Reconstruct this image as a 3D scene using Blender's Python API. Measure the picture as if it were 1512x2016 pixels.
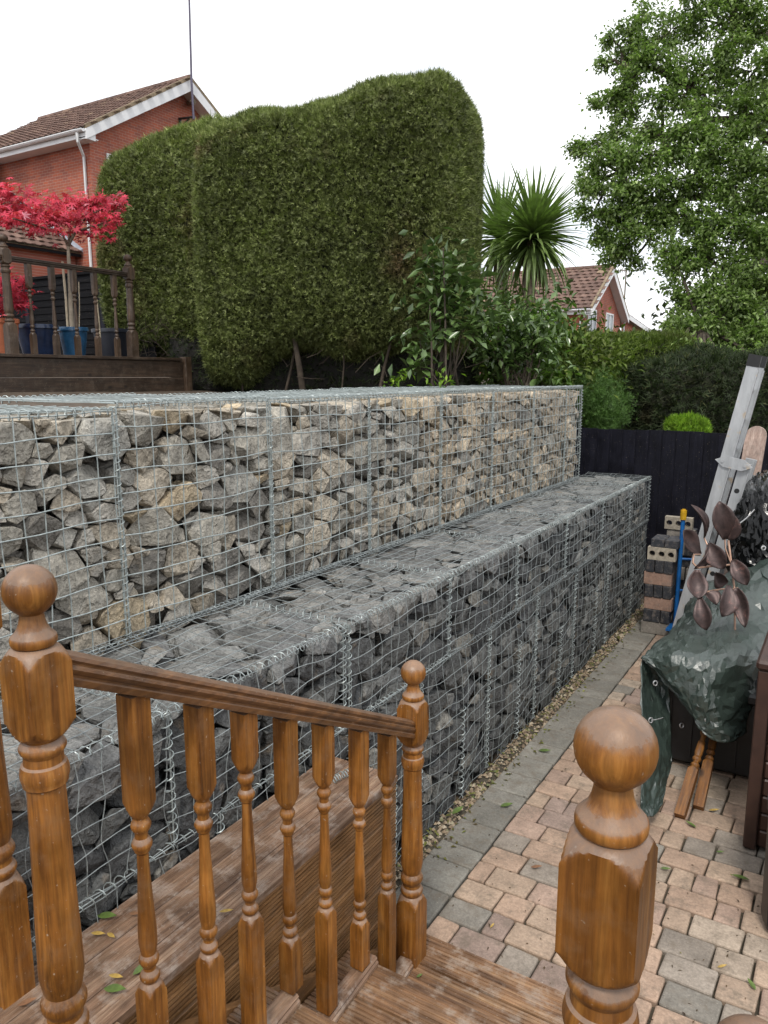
import bpy, bmesh, math, random
import numpy as np
from mathutils import Vector, Matrix, noise
from mathutils.geometry import points_in_planes

for o in list(bpy.data.objects):
    bpy.data.objects.remove(o)
scene = bpy.context.scene
COL = scene.collection
R = math.radians

# ------------------------------------------------------------------ camera
F, PITCH, YAW, EYE = 1500.0, R(10.1), R(31.5), 2.65      # focal length in photograph pixels
cam_d = bpy.data.cameras.new('camera')
cam = bpy.data.objects.new('camera', cam_d)
COL.objects.link(cam)
cam.location = (0, 0, EYE)
cam.rotation_euler = (math.pi / 2 - PITCH, 0, YAW)
cam_d.sensor_fit = 'VERTICAL'
cam_d.sensor_height = 24.0
cam_d.lens = 24.0 * F / 2016.0
cam_d.clip_start = 0.05
cam_d.clip_end = 2000
scene.camera = cam

FW = np.array([-math.sin(YAW) * math.cos(PITCH), math.cos(YAW) * math.cos(PITCH), -math.sin(PITCH)])
RT = np.array([math.cos(YAW), math.sin(YAW), 0.0])
UP = np.cross(RT, FW)
EYEV = np.array([0, 0, EYE])


def at(px, py, depth):            # a place in the garden, read off the photograph at a measured distance
    return EYEV + (FW + RT * (px - 756) / F + UP * (1008 - py) / F) * depth


def at_x(px, py, X):
    d = FW + RT * (px - 756) / F + UP * (1008 - py) / F
    return EYEV + d * X / d[0]


def at_z(px, py, Z):
    d = FW + RT * (px - 756) / F + UP * (1008 - py) / F
    return EYEV + d * (Z - EYE) / d[2]


# ------------------------------------------------------------------ world, sun, exposure
SUN_EL, SUN_AZ = R(54), R(158)     # azimuth measured clockwise from +Y
world = bpy.data.worlds.new('World')
scene.world = world
world.use_nodes = True
wn, wl = world.node_tree.nodes, world.node_tree.links
wn.clear()
w_out = wn.new('ShaderNodeOutputWorld')
w_bg = wn.new('ShaderNodeBackground')
w_sky = wn.new('ShaderNodeTexSky')
w_sky.sky_type = 'NISHITA'
w_sky.sun_disc = False
w_sky.sun_elevation = SUN_EL
w_sky.sun_rotation = SUN_AZ
w_tc = wn.new('ShaderNodeTexCoord')
w_map = wn.new('ShaderNodeMapping')
w_map.inputs['Scale'].default_value = (1.6, 1.6, 3.4)
w_no = wn.new('ShaderNodeTexNoise')
w_no.inputs['Scale'].default_value = 2.2
w_no.inputs['Detail'].default_value = 7
w_no.inputs['Roughness'].default_value = 0.55
w_ramp = wn.new('ShaderNodeValToRGB')
w_ramp.color_ramp.elements[0].position = 0.36
w_ramp.color_ramp.elements[0].color = (0.55, 0.55, 0.55, 1)
w_ramp.color_ramp.elements[1].position = 0.52
w_ramp.color_ramp.elements[1].color = (1, 1, 1, 1)
w_mix = wn.new('ShaderNodeMixRGB')
w_mix.inputs[2].default_value = (9.6, 9.7, 9.9, 1)
wl.new(w_tc.outputs['Generated'], w_map.inputs['Vector'])
wl.new(w_map.outputs['Vector'], w_no.inputs['Vector'])
wl.new(w_no.outputs['Fac'], w_ramp.inputs['Fac'])
wl.new(w_ramp.outputs['Color'], w_mix.inputs[0])
wl.new(w_sky.outputs['Color'], w_mix.inputs[1])
wl.new(w_mix.outputs['Color'], w_bg.inputs['Color'])
w_bg.inputs['Strength'].default_value = 0.10
wl.new(w_bg.outputs['Background'], w_out.inputs['Surface'])

sun_d = bpy.data.lights.new('sun', 'SUN')
sun_d.energy = 1.5
sun_d.angle = R(10)
sun_d.color = (1.0, 0.95, 0.87)
sun = bpy.data.objects.new('sun', sun_d)
COL.objects.link(sun)
sdir = Vector((math.sin(SUN_AZ) * math.cos(SUN_EL), math.cos(SUN_AZ) * math.cos(SUN_EL), math.sin(SUN_EL)))
sun.rotation_euler = sdir.to_track_quat('Z', 'Y').to_euler()
sun.location = sdir * 30

scene.view_settings.view_transform = 'Standard'
scene.view_settings.look = 'None'
scene.view_settings.gamma = 1.0
scene.view_settings.exposure = 0.66
scene.view_settings.use_curve_mapping = False
scene.render.engine = 'CYCLES'
scene.cycles.use_denoising = True
scene.cycles.max_bounces = 6
scene.cycles.diffuse_bounces = 3
scene.cycles.glossy_bounces = 3
scene.cycles.transparent_max_bounces = 4
scene.cycles.caustics_reflective = False
scene.cycles.caustics_refractive = False


# ------------------------------------------------------------------ materials
MATS = {}


class NT:
    def __init__(s, name):
        s.m = bpy.data.materials.new(name)
        s.m.use_nodes = True
        s.n, s.l = s.m.node_tree.nodes, s.m.node_tree.links
        s.b = s.n['Principled BSDF']
        s.tc = s.n.new('ShaderNodeTexCoord')
        s.oi = s.n.new('ShaderNodeObjectInfo')
        MATS[name] = s.m

    def new(s, t, **kw):
        nd = s.n.new(t)
        for k, v in kw.items():
            if k in nd.inputs:
                nd.inputs[k].default_value = v
            else:
                setattr(nd, k, v)
        return nd

    def vec(s, scale=(1, 1, 1), rnd=0.0):
        mp = s.new('ShaderNodeMapping')
        mp.inputs['Scale'].default_value = scale
        s.l.new(s.tc.outputs['Object'], mp.inputs['Vector'])
        if rnd:
            mu = s.new('ShaderNodeMath', operation='MULTIPLY')
            mu.inputs[1].default_value = rnd
            s.l.new(s.oi.outputs['Random'], mu.inputs[0])
            cb = s.new('ShaderNodeCombineXYZ')
            for i in range(3):
                s.l.new(mu.outputs[0], cb.inputs[i])
            s.l.new(cb.outputs[0], mp.inputs['Location'])
        return mp.outputs['Vector']

    def noise(s, vec, scale, detail=4, rough=0.55, dist=0.0):
        t = s.new('ShaderNodeTexNoise', Scale=scale, Detail=detail, Roughness=rough, Distortion=dist)
        s.l.new(vec, t.inputs['Vector'])
        return t.outputs['Fac']

    def ramp(s, fac, *stops):
        r = s.new('ShaderNodeValToRGB')
        e = r.color_ramp.elements
        while len(e) < len(stops):
            e.new(0.5)
        for el, (p, c) in zip(e, stops):
            el.position = p
            el.color = (*c, 1) if not isinstance(c, (int, float)) else (c, c, c, 1)
        s.l.new(fac, r.inputs['Fac'])
        return r.outputs['Color']

    def mix(s, a, b, fac, mode='MIX'):
        m = s.new('ShaderNodeMixRGB', blend_type=mode)
        for i, v in ((0, fac), (1, a), (2, b)):
            if isinstance(v, (int, float)):
                m.inputs[i].default_value = v if i == 0 else (v, v, v, 1)
            elif isinstance(v, tuple):
                m.inputs[i].default_value = (*v, 1)
            else:
                s.l.new(v, m.inputs[i])
        return m.outputs['Color']

    def bump(s, fac, strength=0.3, dist=0.01, prev=None):
        b = s.new('ShaderNodeBump', Strength=strength, Distance=dist)
        s.l.new(fac, b.inputs['Height'])
        if prev is not None:
            s.l.new(prev, b.inputs['Normal'])
        return b.outputs['Normal']

    def done(s, color=None, rough=0.6, normal=None, metal=0.0, spec=0.5, sss=None):
        if isinstance(color, tuple):
            s.b.inputs['Base Color'].default_value = (*color, 1)
        elif color is not None:
            s.l.new(color, s.b.inputs['Base Color'])
        if isinstance(rough, (int, float)):
            s.b.inputs['Roughness'].default_value = rough
        else:
            s.l.new(rough, s.b.inputs['Roughness'])
        s.b.inputs['Metallic'].default_value = metal
        s.b.inputs['Specular IOR Level'].default_value = spec
        if normal is not None:
            s.l.new(normal, s.b.inputs['Normal'])
        return s.m


def plain(name, c, rough=0.6, metal=0.0, var=0.25, scale=14, bump=0.15, spec=0.5):
    t = NT(name)
    v = t.vec()
    n = t.noise(v, scale, 5, 0.6)
    lo = tuple(x * (1 - var) for x in c)
    hi = tuple(min(1, x * (1 + var)) for x in c)
    col = t.ramp(n, (0.3, lo), (0.7, hi))
    n2 = t.noise(v, scale * 5, 3)
    return t.done(col, rough, t.bump(n2, bump, 0.004), metal, spec)


def stone_mat():
    t = NT('broken_stone')
    v = t.vec()
    big = t.noise(v, 9, 5, 0.6)
    fine = t.noise(v, 70, 6, 0.7)
    vor = t.new('ShaderNodeTexVoronoi', Scale=26.0)
    vor.feature = 'F1'
    vw = t.new('ShaderNodeMixRGB', blend_type='ADD')
    vw.inputs[0].default_value = 0.12
    t.l.new(v, vw.inputs[1])
    nz = t.new('ShaderNodeTexNoise', Scale=18.0, Detail=3.0)
    t.l.new(v, nz.inputs['Vector'])
    t.l.new(nz.outputs['Color'], vw.inputs[2])
    t.l.new(vw.outputs[0], vor.inputs['Vector'])
    c1 = t.mix(t.oi.outputs['Color'], t.ramp(big, (0.32, 0.62), (0.68, 1.35)), 1.0, 'MULTIPLY')
    c2 = t.mix(c1, t.ramp(fine, (0.3, 0.66), (0.7, 1.28)), 1.0, 'MULTIPLY')
    # ochre iron stains and pale mineral patches with a shape of their own
    st = t.ramp(t.noise(v, 6.5, 4, 0.6), (0.60, 0.0), (0.72, 0.45))
    c3 = t.mix(c2, (0.28, 0.20, 0.115), st)
    pl = t.ramp(t.noise(v, 13, 5, 0.7), (0.62, 0.0), (0.75, 0.38))
    c4 = t.mix(c3, (0.40, 0.40, 0.385), pl)
    b1 = t.bump(big, 0.8, 0.045)
    b2 = t.bump(vor.outputs['Distance'], 0.6, 0.028, b1)
    b3 = t.bump(fine, 0.75, 0.008, b2)
    return t.done(c4, 0.8, b3, spec=0.3)


def wood_mat(name, axis, dark, mid, light, rough=0.42, weather=0.35, wcol=(0.30, 0.22, 0.165), bump=0.25, grain=34, knot=True, wscale=5.0, silver=0.0, spec=0.5):
    t = NT(name)
    sc = [1.0, 1.0, 1.0]
    sc['xyz'.index(axis)] = 0.06
    v = t.vec(tuple(sc), 9.0)
    vv = t.vec((1, 1, 1), 5.0)
    g = t.noise(v, grain, 6, 0.65, 0.4)
    g2 = t.noise(v, grain * 3.2, 4, 0.6)
    c = t.ramp(g, (0.30, dark), (0.5, mid), (0.70, light))
    c = t.mix(c, t.ramp(g2, (0.3, 0.72), (0.7, 1.2)), 1.0, 'MULTIPLY')
    sk = t.ramp(t.noise(v, grain * 0.55, 7, 0.75, 0.8), (0.60, 0.0), (0.70, 0.65))
    c = t.mix(c, tuple(x * 0.35 for x in dark), sk)
    blot = t.noise(vv, wscale, 5, 0.62)
    c = t.mix(c, t.ramp(blot, (0.3, 0.58), (0.62, 1.16)), 1.0, 'MULTIPLY')
    if weather:
        w = t.ramp(t.noise(vv, wscale * 2.3, 6, 0.7), (0.50, 0.0), (0.70, weather))
        c = t.mix(c, wcol, w)
        sp = t.ramp(t.noise(vv, 95, 2, 0.5), (0.70, 0.0), (0.76, 0.5))
        c = t.mix(c, (0.42, 0.36, 0.29), sp)
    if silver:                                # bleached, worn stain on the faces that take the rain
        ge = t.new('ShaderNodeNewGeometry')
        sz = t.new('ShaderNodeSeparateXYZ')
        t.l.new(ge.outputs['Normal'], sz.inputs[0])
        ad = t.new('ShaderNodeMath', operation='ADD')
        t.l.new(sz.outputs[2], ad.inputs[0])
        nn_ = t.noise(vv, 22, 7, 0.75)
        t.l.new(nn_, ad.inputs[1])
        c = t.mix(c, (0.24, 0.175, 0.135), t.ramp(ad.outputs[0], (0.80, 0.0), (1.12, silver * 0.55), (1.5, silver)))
    if knot:
        kv = t.vec(tuple(0.55 if a == axis else 1.0 for a in 'xyz'), 13.0)
        k = t.new('ShaderNodeTexVoronoi', Scale=5.5)
        t.l.new(kv, k.inputs['Vector'])
        kk = t.ramp(k.outputs['Distance'], (0.05, 0.8), (0.12, 0.0))
        c = t.mix(c, tuple(x * 0.28 for x in dark), kk)
    hv = t.new('ShaderNodeHueSaturation')
    t.l.new(c, hv.inputs['Color'])
    mr = t.new('ShaderNodeMapRange')
    mr.inputs['To Min'].default_value = 0.84
    mr.inputs['To Max'].default_value = 1.14
    t.l.new(t.oi.outputs['Random'], mr.inputs['Value'])
    t.l.new(mr.outputs[0], hv.inputs['Value'])
    rr = t.ramp(blot, (0.3, rough - 0.1), (0.7, rough + 0.18))
    return t.done(hv.outputs['Color'], rr, t.bump(g2, bump, 0.003, t.bump(g, bump, 0.004)), 0.0, spec)


def leaf_mat(name, c1, c2, c3, rough=0.5, patch=None, pscale=0.7, ppos=(0.56, 0.68), back=0.25, spec=0.35):
    t = NT(name)
    v = t.vec()
    geo = t.new('ShaderNodeNewGeometry')
    r = t.ramp(geo.outputs['Random Per Island'], (0.0, c1), (0.55, c2), (0.93, c2), (1.0, c3))
    n = t.noise(v, 1.1, 4)
    c = t.mix(r, t.ramp(n, (0.3, 0.75), (0.7, 1.2)), 1.0, 'MULTIPLY')
    c = t.mix(c, t.ramp(t.noise(v, 6.5, 3), (0.34, 0.62), (0.66, 1.32)), 1.0, 'MULTIPLY')
    if patch:
        pm = t.ramp(t.noise(v, pscale, 5, 0.65), (ppos[0], 0.0), (ppos[1], 0.85))
        c = t.mix(c, patch, pm)
    m = t.done(c, rough, None, 0.0, spec)
    if back:
        tr = t.new('ShaderNodeBsdfTranslucent')
        t.l.new(t.mix(c, (1.0, 1.25, 0.6), 1.0, 'MULTIPLY'), tr.inputs['Color'])
        ms = t.new('ShaderNodeMixShader')
        ms.inputs[0].default_value = back
        t.l.new(t.b.outputs[0], ms.inputs[1])
        t.l.new(tr.outputs[0], ms.inputs[2])
        t.l.new(ms.outputs[0], t.n['Material Output'].inputs['Surface'])
    return m


def tint_mat(name, rough=0.8, lo=0.75, hi=1.2, scale=60, bump=0.35, spec=0.35, blot=6, dirt=None):
    """colour comes from the object itself; speckle and wear on top"""
    t = NT(name)
    v = t.vec((1, 1, 1), 7.0)
    f = t.noise(v, scale, 5, 0.7)
    b = t.noise(v, blot, 5, 0.6)
    c = t.mix(t.oi.outputs['Color'], t.ramp(f, (0.3, lo), (0.7, hi)), 1.0, 'MULTIPLY')
    c = t.mix(c, t.ramp(b, (0.3, 0.78), (0.7, 1.15)), 1.0, 'MULTIPLY')
    sp = t.ramp(t.noise(v, scale * 2.1, 2), (0.66, 0.0), (0.74, 0.55))
    c = t.mix(c, (0.55, 0.48, 0.42), sp)
    if dirt:
        dm = t.ramp(t.noise(v, blot * 1.7, 6, 0.7), (0.50, 0.0), (0.70, 0.75))
        c = t.mix(c, dirt, dm)
    return t.done(c, rough, t.bump(f, bump, 0.004), 0.0, spec)


def brick_mat(name, axis):
    t = NT(name)
    sx = t.new('ShaderNodeSeparateXYZ')
    t.l.new(t.tc.outputs['Object'], sx.inputs[0])
    cb = t.new('ShaderNodeCombineXYZ')
    t.l.new(sx.outputs['XY'.index(axis.upper())], cb.inputs[0])
    t.l.new(sx.outputs[2], cb.inputs[1])
    b = t.new('ShaderNodeTexBrick', Scale=1.0)
    b.inputs['Brick Width'].default_value = 0.29
    b.inputs['Row Height'].default_value = 0.098
    b.inputs['Mortar Size'].default_value = 0.007
    b.inputs['Mortar Smooth'].default_value = 0.2
    b.inputs['Bias'].default_value = 0.0
    b.inputs['Color1'].default_value = (0.40, 0.105, 0.055, 1)
    b.inputs['Color2'].default_value = (0.27, 0.085, 0.06, 1)
    b.inputs['Mortar'].default_value = (0.36, 0.25, 0.20, 1)
    t.l.new(cb.outputs[0], b.inputs['Vector'])
    n = t.noise(t.vec(), 1.3, 5)
    c = t.mix(b.outputs['Color'], t.ramp(n, (0.3, 0.8), (0.7, 1.18)), 1.0, 'MULTIPLY')
    inv = t.new('ShaderNodeMath', operation='SUBTRACT')
    inv.inputs[0].default_value = 1.0
    t.l.new(b.outputs['Fac'], inv.inputs[1])
    return t.done(c, 0.85, t.bump(inv.outputs[0], 0.4, 0.01))


STONE = stone_mat()
t = NT('galvanised_wire')
n_ = t.noise(t.vec(), 40, 3)
WIRE = t.done(t.ramp(n_, (0.3, (0.26, 0.30, 0.30)), (0.7, (0.44, 0.49, 0.485))), 0.42, None, 0.35, 0.5)
t = NT('dark_wire')
n_ = t.noise(t.vec(), 40, 3)
WIRE_DARK = t.done(t.ramp(n_, (0.3, (0.15, 0.17, 0.175)), (0.7, (0.30, 0.33, 0.335))), 0.5, None, 0.35, 0.5)  # darker wire for the upper base seams and the far shallow seams
t = NT('dulled_wire')
n_ = t.noise(t.vec(), 40, 3)
WIRE_LOW = t.done(t.ramp(n_, (0.3, (0.20, 0.225, 0.23)), (0.7, (0.36, 0.395, 0.395))), 0.45, None, 0.35, 0.5)
D, M_, L_ = (0.105, 0.037, 0.0075), (0.225, 0.086, 0.0150), (0.335, 0.147, 0.032)
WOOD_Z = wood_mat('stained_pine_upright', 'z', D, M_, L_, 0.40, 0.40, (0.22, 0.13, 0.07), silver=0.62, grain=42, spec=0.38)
WOOD_PROP = wood_mat('shaded_stained_pine', 'z', tuple(x * .6 for x in D), tuple(x * .7 for x in M_), tuple(x * .75 for x in L_), 0.5, 0.3, (0.12, 0.08, 0.05))  # darkened copy of the pine: shade under the tarpaulin put into the colour
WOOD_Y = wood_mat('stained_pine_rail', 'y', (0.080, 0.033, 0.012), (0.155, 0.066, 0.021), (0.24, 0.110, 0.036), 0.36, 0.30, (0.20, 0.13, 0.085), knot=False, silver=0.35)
DECK_Y = wood_mat('worn_decking_lengthwise', 'y', (0.090, 0.046, 0.025), (0.205, 0.122, 0.075), (0.33, 0.225, 0.15), 0.55, 0.95, (0.32, 0.26, 0.215), 0.6)
DECK_X = wood_mat('worn_decking_crosswise', 'x', (0.085, 0.042, 0.020), (0.20, 0.108, 0.054), (0.32, 0.20, 0.11), 0.5, 0.85, (0.32, 0.26, 0.21), 0.6)
SIDE_Y = wood_mat('stained_side_board', 'y', (0.15, 0.072, 0.025), (0.24, 0.122, 0.046), (0.33, 0.18, 0.075), 0.5, 0.3, (0.24, 0.17, 0.11), 0.4)
DARKWOOD_Z = wood_mat('dark_brown_upright', 'z', (0.030, 0.018, 0.010), (0.058, 0.034, 0.019), (0.10, 0.062, 0.036), 0.5, 0.5, (0.14, 0.11, 0.085), 0.3)
DARKWOOD_Y = wood_mat('dark_brown_board', 'y', (0.022, 0.013, 0.008), (0.042, 0.025, 0.015), (0.070, 0.043, 0.026), 0.5, 0.5, (0.11, 0.085, 0.062), 0.3)
BLACKFENCE = wood_mat('black_painted_board', 'z', (0.0042, 0.0044, 0.0085), (0.0070, 0.0072, 0.0135), (0.011, 0.0115, 0.020), 0.6, 0.12, (0.030, 0.031, 0.042), 0.35, knot=False, spec=0.2)
BLACKFENCE_X = wood_mat('black_stained_slat', 'x', (0.0035, 0.0035, 0.0045), (0.006, 0.006, 0.0075), (0.011, 0.0105, 0.012), 0.75, 0.1, (0.025, 0.025, 0.025), 0.4, knot=False, spec=0.1)
PAVER = tint_mat('tumbled_paver', 0.85, 0.72, 1.22, 75, 0.45, 0.3, 8, (0.15, 0.122, 0.092))
BRICKP = tint_mat('loose_brick', 0.75, 0.7, 1.25, 40, 0.4, 0.35, 14, (0.20, 0.17, 0.15))
SOIL = plain('bare_soil', (0.075, 0.055, 0.038), 0.95, 0, 0.5, 9, 0.8)
JOINT = plain('jointing_sand', (0.065, 0.055, 0.038), 0.95, 0, 0.4, 40, 0.5)
BRICK_X = brick_mat('red_brick_wall_x', 'X')
BRICK_Y = brick_mat('red_brick_wall_y', 'Y')
WHITE = plain('white_upvc', (0.72, 0.73, 0.74), 0.4, 0, 0.06, 3, 0.02)
ROOFTILE = None


def tile_mat():
    t = NT('brown_roof_tile')
    geo = t.new('ShaderNodeNewGeometry')
    r = t.ramp(geo.outputs['Random Per Island'], (0.0, (0.10, 0.058, 0.045)), (0.6, (0.145, 0.085, 0.066)), (0.96, (0.18, 0.11, 0.085)), (1.0, (0.28, 0.20, 0.13)))
    n = t.noise(t.vec(), 2.5, 5)
    li = t.ramp(t.noise(t.vec(), 5, 6, 0.7), (0.58, 0.0), (0.72, 0.5))
    c = t.mix(t.mix(r, t.ramp(n, (0.3, 0.8), (0.7, 1.2)), 1.0, 'MULTIPLY'), (0.25, 0.21, 0.14), li)
    return t.done(c, 0.85)


ROOFTILE = tile_mat()
VERGE = plain('lichened_verge_mortar', (0.22, 0.17, 0.11), 0.9, 0, 0.4, 5, 0.3)
GLASS = plain('dark_window_glass', (0.10, 0.13, 0.15), 0.08, 0, 0.1, 1, 0.0)
LEAD = plain('lead_flashing', (0.30, 0.34, 0.40), 0.5, 0.2, 0.2, 6, 0.2)
ALU = NT('scuffed_aluminium')
_n = ALU.noise(ALU.vec((1, 1, 0.25)), 14, 5, 0.7)
_c = ALU.ramp(_n, (0.3, (0.36, 0.375, 0.39)), (0.7, (0.54, 0.555, 0.57)))
_s = ALU.ramp(ALU.noise(ALU.vec(), 9, 4, 0.6), (0.60, 0.0), (0.66, 0.8))
ALU = ALU.done(ALU.mix(_c, (0.52, 0.42, 0.30), _s), 0.42, ALU.bump(_n, 0.1, 0.003), 0.45)
BLACKPL = plain('black_plastic', (0.014, 0.014, 0.015), 0.45, 0, 0.3, 20, 0.1)
BLUE = plain('blue_painted_tube', (0.010, 0.11, 0.34), 0.35, 0, 0.25, 12, 0.1)
YELLOW = plain('yellow_grip', (0.50, 0.29, 0.015), 0.4, 0, 0.3, 20, 0.1)
BROWNPL = plain('brown_plastic_plank', (0.045, 0.022, 0.016), 0.45, 0, 0.25, 12, 0.15)
TERRA = plain('terracotta', (0.42, 0.13, 0.06), 0.8, 0, 0.2, 8, 0.2)
BLUEGL = plain('dark_blue_glaze', (0.020, 0.036, 0.085), 0.22, 0, 0.4, 7, 0.05)
TURQGL = plain('bright_blue_glaze', (0.028, 0.10, 0.20), 0.2, 0, 0.45, 6, 0.05)
NAVYPL = plain('navy_plastic', (0.018, 0.022, 0.035), 0.5, 0, 0.2, 8, 0.1)
STEM = plain('grey_bark', (0.13, 0.105, 0.075), 0.9, 0, 0.45, 18, 0.5)
DARKSTEM = plain('dark_bark', (0.055, 0.042, 0.030), 0.9, 0, 0.45, 14, 0.5)
PALESTEM = plain('pale_bark', (0.30, 0.26, 0.20), 0.85, 0, 0.3, 18, 0.3)
CANE = plain('pale_cane', (0.46, 0.40, 0.29), 0.7, 0, 0.25, 20, 0.1)
COPPER = NT('weathered_copper')
_v = COPPER.vec((1, 1, 1), 5)
_c = COPPER.ramp(COPPER.noise(_v, 16, 6, 0.7, 0.6), (0.34, (0.045, 0.032, 0.031)), (0.60, (0.095, 0.062, 0.058)), (0.76, (0.34, 0.16, 0.13)))
COPPER = COPPER.done(_c, 0.48, COPPER.bump(COPPER.noise(_v, 50, 4), 0.2, 0.004), 0.45)
COPPERSTEM = plain('pale_copper_tube', (0.40, 0.25, 0.18), 0.4, 0.5, 0.2, 20, 0.1)


def tarp_mat(name, c, rough, sc=16, spec=0.7):
    t = NT(name)
    v = t.vec()
    n = t.noise(v, sc, 6, 0.65, 1.0)
    n2 = t.noise(v, sc * 3.0, 4, 0.6, 0.8)
    col = t.ramp(n, (0.3, tuple(x * 0.75 for x in c)), (0.7, tuple(x * 1.3 for x in c)))
    return t.done(col, rough, t.bump(n2, 0.25, 0.008, t.bump(n, 0.3, 0.02)), 0, spec)


TARP = tarp_mat('green_tarpaulin', (0.032, 0.047, 0.040), 0.34, 11, 0.9)
BLACKTARP = tarp_mat('black_polythene', (0.0016, 0.0018, 0.0020), 0.16, 5, 0.32)
HEDGE_LEAF = leaf_mat('cypress_hedge_leaf', (0.0695, 0.0855, 0.0264), (0.1739, 0.2105, 0.0644), (0.4451, 0.4933, 0.1903), 0.6, (0.15, 0.092, 0.052), 0.6, (0.53, 0.66), 0.2)
HEDGE_TOP = leaf_mat('cypress_hedge_top_leaf', (0.0842, 0.1046, 0.0304), (0.1983, 0.2413, 0.0708), (0.4807, 0.5229, 0.2151), 0.6, None, back=0.2)
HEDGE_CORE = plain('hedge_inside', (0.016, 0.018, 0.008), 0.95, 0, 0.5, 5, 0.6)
HEDGE_DEEP = plain('hedge_foot_shade', (0.010, 0.009, 0.007), 0.95, 0, 0.5, 9, 0.6)  # near-black colour standing for the shade under the hedge
OAK_LEAF = leaf_mat('oak_leaf', (0.1015, 0.1579, 0.0444), (0.2093, 0.2952, 0.0887), (0.4187, 0.5080, 0.2087), 0.40, None, back=0.38, spec=0.5)
LOWHEDGE_LEAF = leaf_mat('green_hedge_leaf', (0.0480, 0.0744, 0.0168), (0.1260, 0.1800, 0.0312), (0.2640, 0.3120, 0.0840), 0.6, (0.06, 0.05, 0.02), 0.8)
DARKHEDGE_LEAF = leaf_mat('shaded_conifer_leaf', (0.0190, 0.0285, 0.0133), (0.0380, 0.0570, 0.0209), (0.1140, 0.1140, 0.0475), 0.7, (0.035, 0.024, 0.012), 0.9)  # conifer leaf with its shade already in the colour
FEATHER_LEAF = leaf_mat('feathery_leaf', (0.050, 0.110, 0.022), (0.090, 0.175, 0.038), (0.12, 0.20, 0.05), 0.6)
LIME_LEAF = leaf_mat('lime_leaf', (0.09, 0.19, 0.012), (0.17, 0.30, 0.018), (0.30, 0.42, 0.05), 0.6)
RED_LEAF = leaf_mat('crimson_maple_leaf', (0.4410, 0.0265, 0.0546), (0.6836, 0.0588, 0.1160), (0.7718, 0.2940, 0.3822), 0.5, back=0.35)
GLOSS_LEAF = leaf_mat('glossy_evergreen_leaf', (0.0628, 0.1132, 0.0347), (0.1072, 0.1746, 0.0531), (0.1478, 0.2264, 0.0693), 0.26, back=0.12, spec=0.7)
LIGHT_LEAF = leaf_mat('fresh_green_leaf', (0.0862, 0.1725, 0.0322), (0.1495, 0.2530, 0.0483), (0.2875, 0.3680, 0.0920), 0.40, back=0.35, spec=0.4)
PALM_LEAF = leaf_mat('sword_leaf', (0.1015, 0.1740, 0.0522), (0.1812, 0.2610, 0.0798), (0.3045, 0.3625, 0.1305), 0.40, back=0.2, spec=0.5)
PALM_DEAD = plain('dead_sword_leaf', (0.13, 0.085, 0.045), 0.9, 0, 0.4, 10, 0.2)
FALLEN_GREEN = plain('fallen_green_leaf', (0.085, 0.13, 0.03), 0.5, 0, 0.4, 30, 0.1)
FALLEN_YELLOW = plain('fallen_yellow_leaf', (0.36, 0.24, 0.06), 0.6, 0, 0.4, 30, 0.1)
FALLEN_BROWN = plain('fallen_brown_leaf', (0.20, 0.10, 0.05), 0.7, 0, 0.4, 30, 0.1)
GRAVEL = tint_mat('gravel', 0.85, 0.7, 1.25, 50, 0.3)
t = NT('pea_gravel')
_g = t.new('ShaderNodeNewGeometry')
GRAVEL = t.done(t.ramp(_g.outputs['Random Per Island'], (0.0, (0.15, 0.11, 0.075)), (0.5, (0.30, 0.23, 0.155)), (0.9, (0.42, 0.36, 0.27)), (1.0, (0.10, 0.13, 0.04))), 0.85)


# ------------------------------------------------------------------ object helpers
def tag(o, label=None, cat=None, group=None, kind=None):
    for k, v in (('label', label), ('category', cat), ('group', group), ('kind', kind)):
        if v:
            o[k] = v
    return o


def thing(name, label, cat, loc=(0, 0, 0), group=None):
    o = bpy.data.objects.new(name, None)
    COL.objects.link(o)
    o.location = loc
    o.empty_display_size = 0.1
    return tag(o, label, cat, group)


def origin_of(o):
    p = Vector((0, 0, 0))
    while o is not None:
        p += Vector(o.location)
        o = o.parent
    return p


def link_mesh(name, me, mat, parent=None, smooth=None):
    o = bpy.data.objects.new(name, me)
    COL.objects.link(o)
    if mat is not None and not me.materials:
        me.materials.append(mat)
    if parent is not None:
        o.parent = parent
    if smooth is not None:
        me.shade_smooth()
        me.set_sharp_from_angle(angle=R(smooth))
    return o


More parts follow.
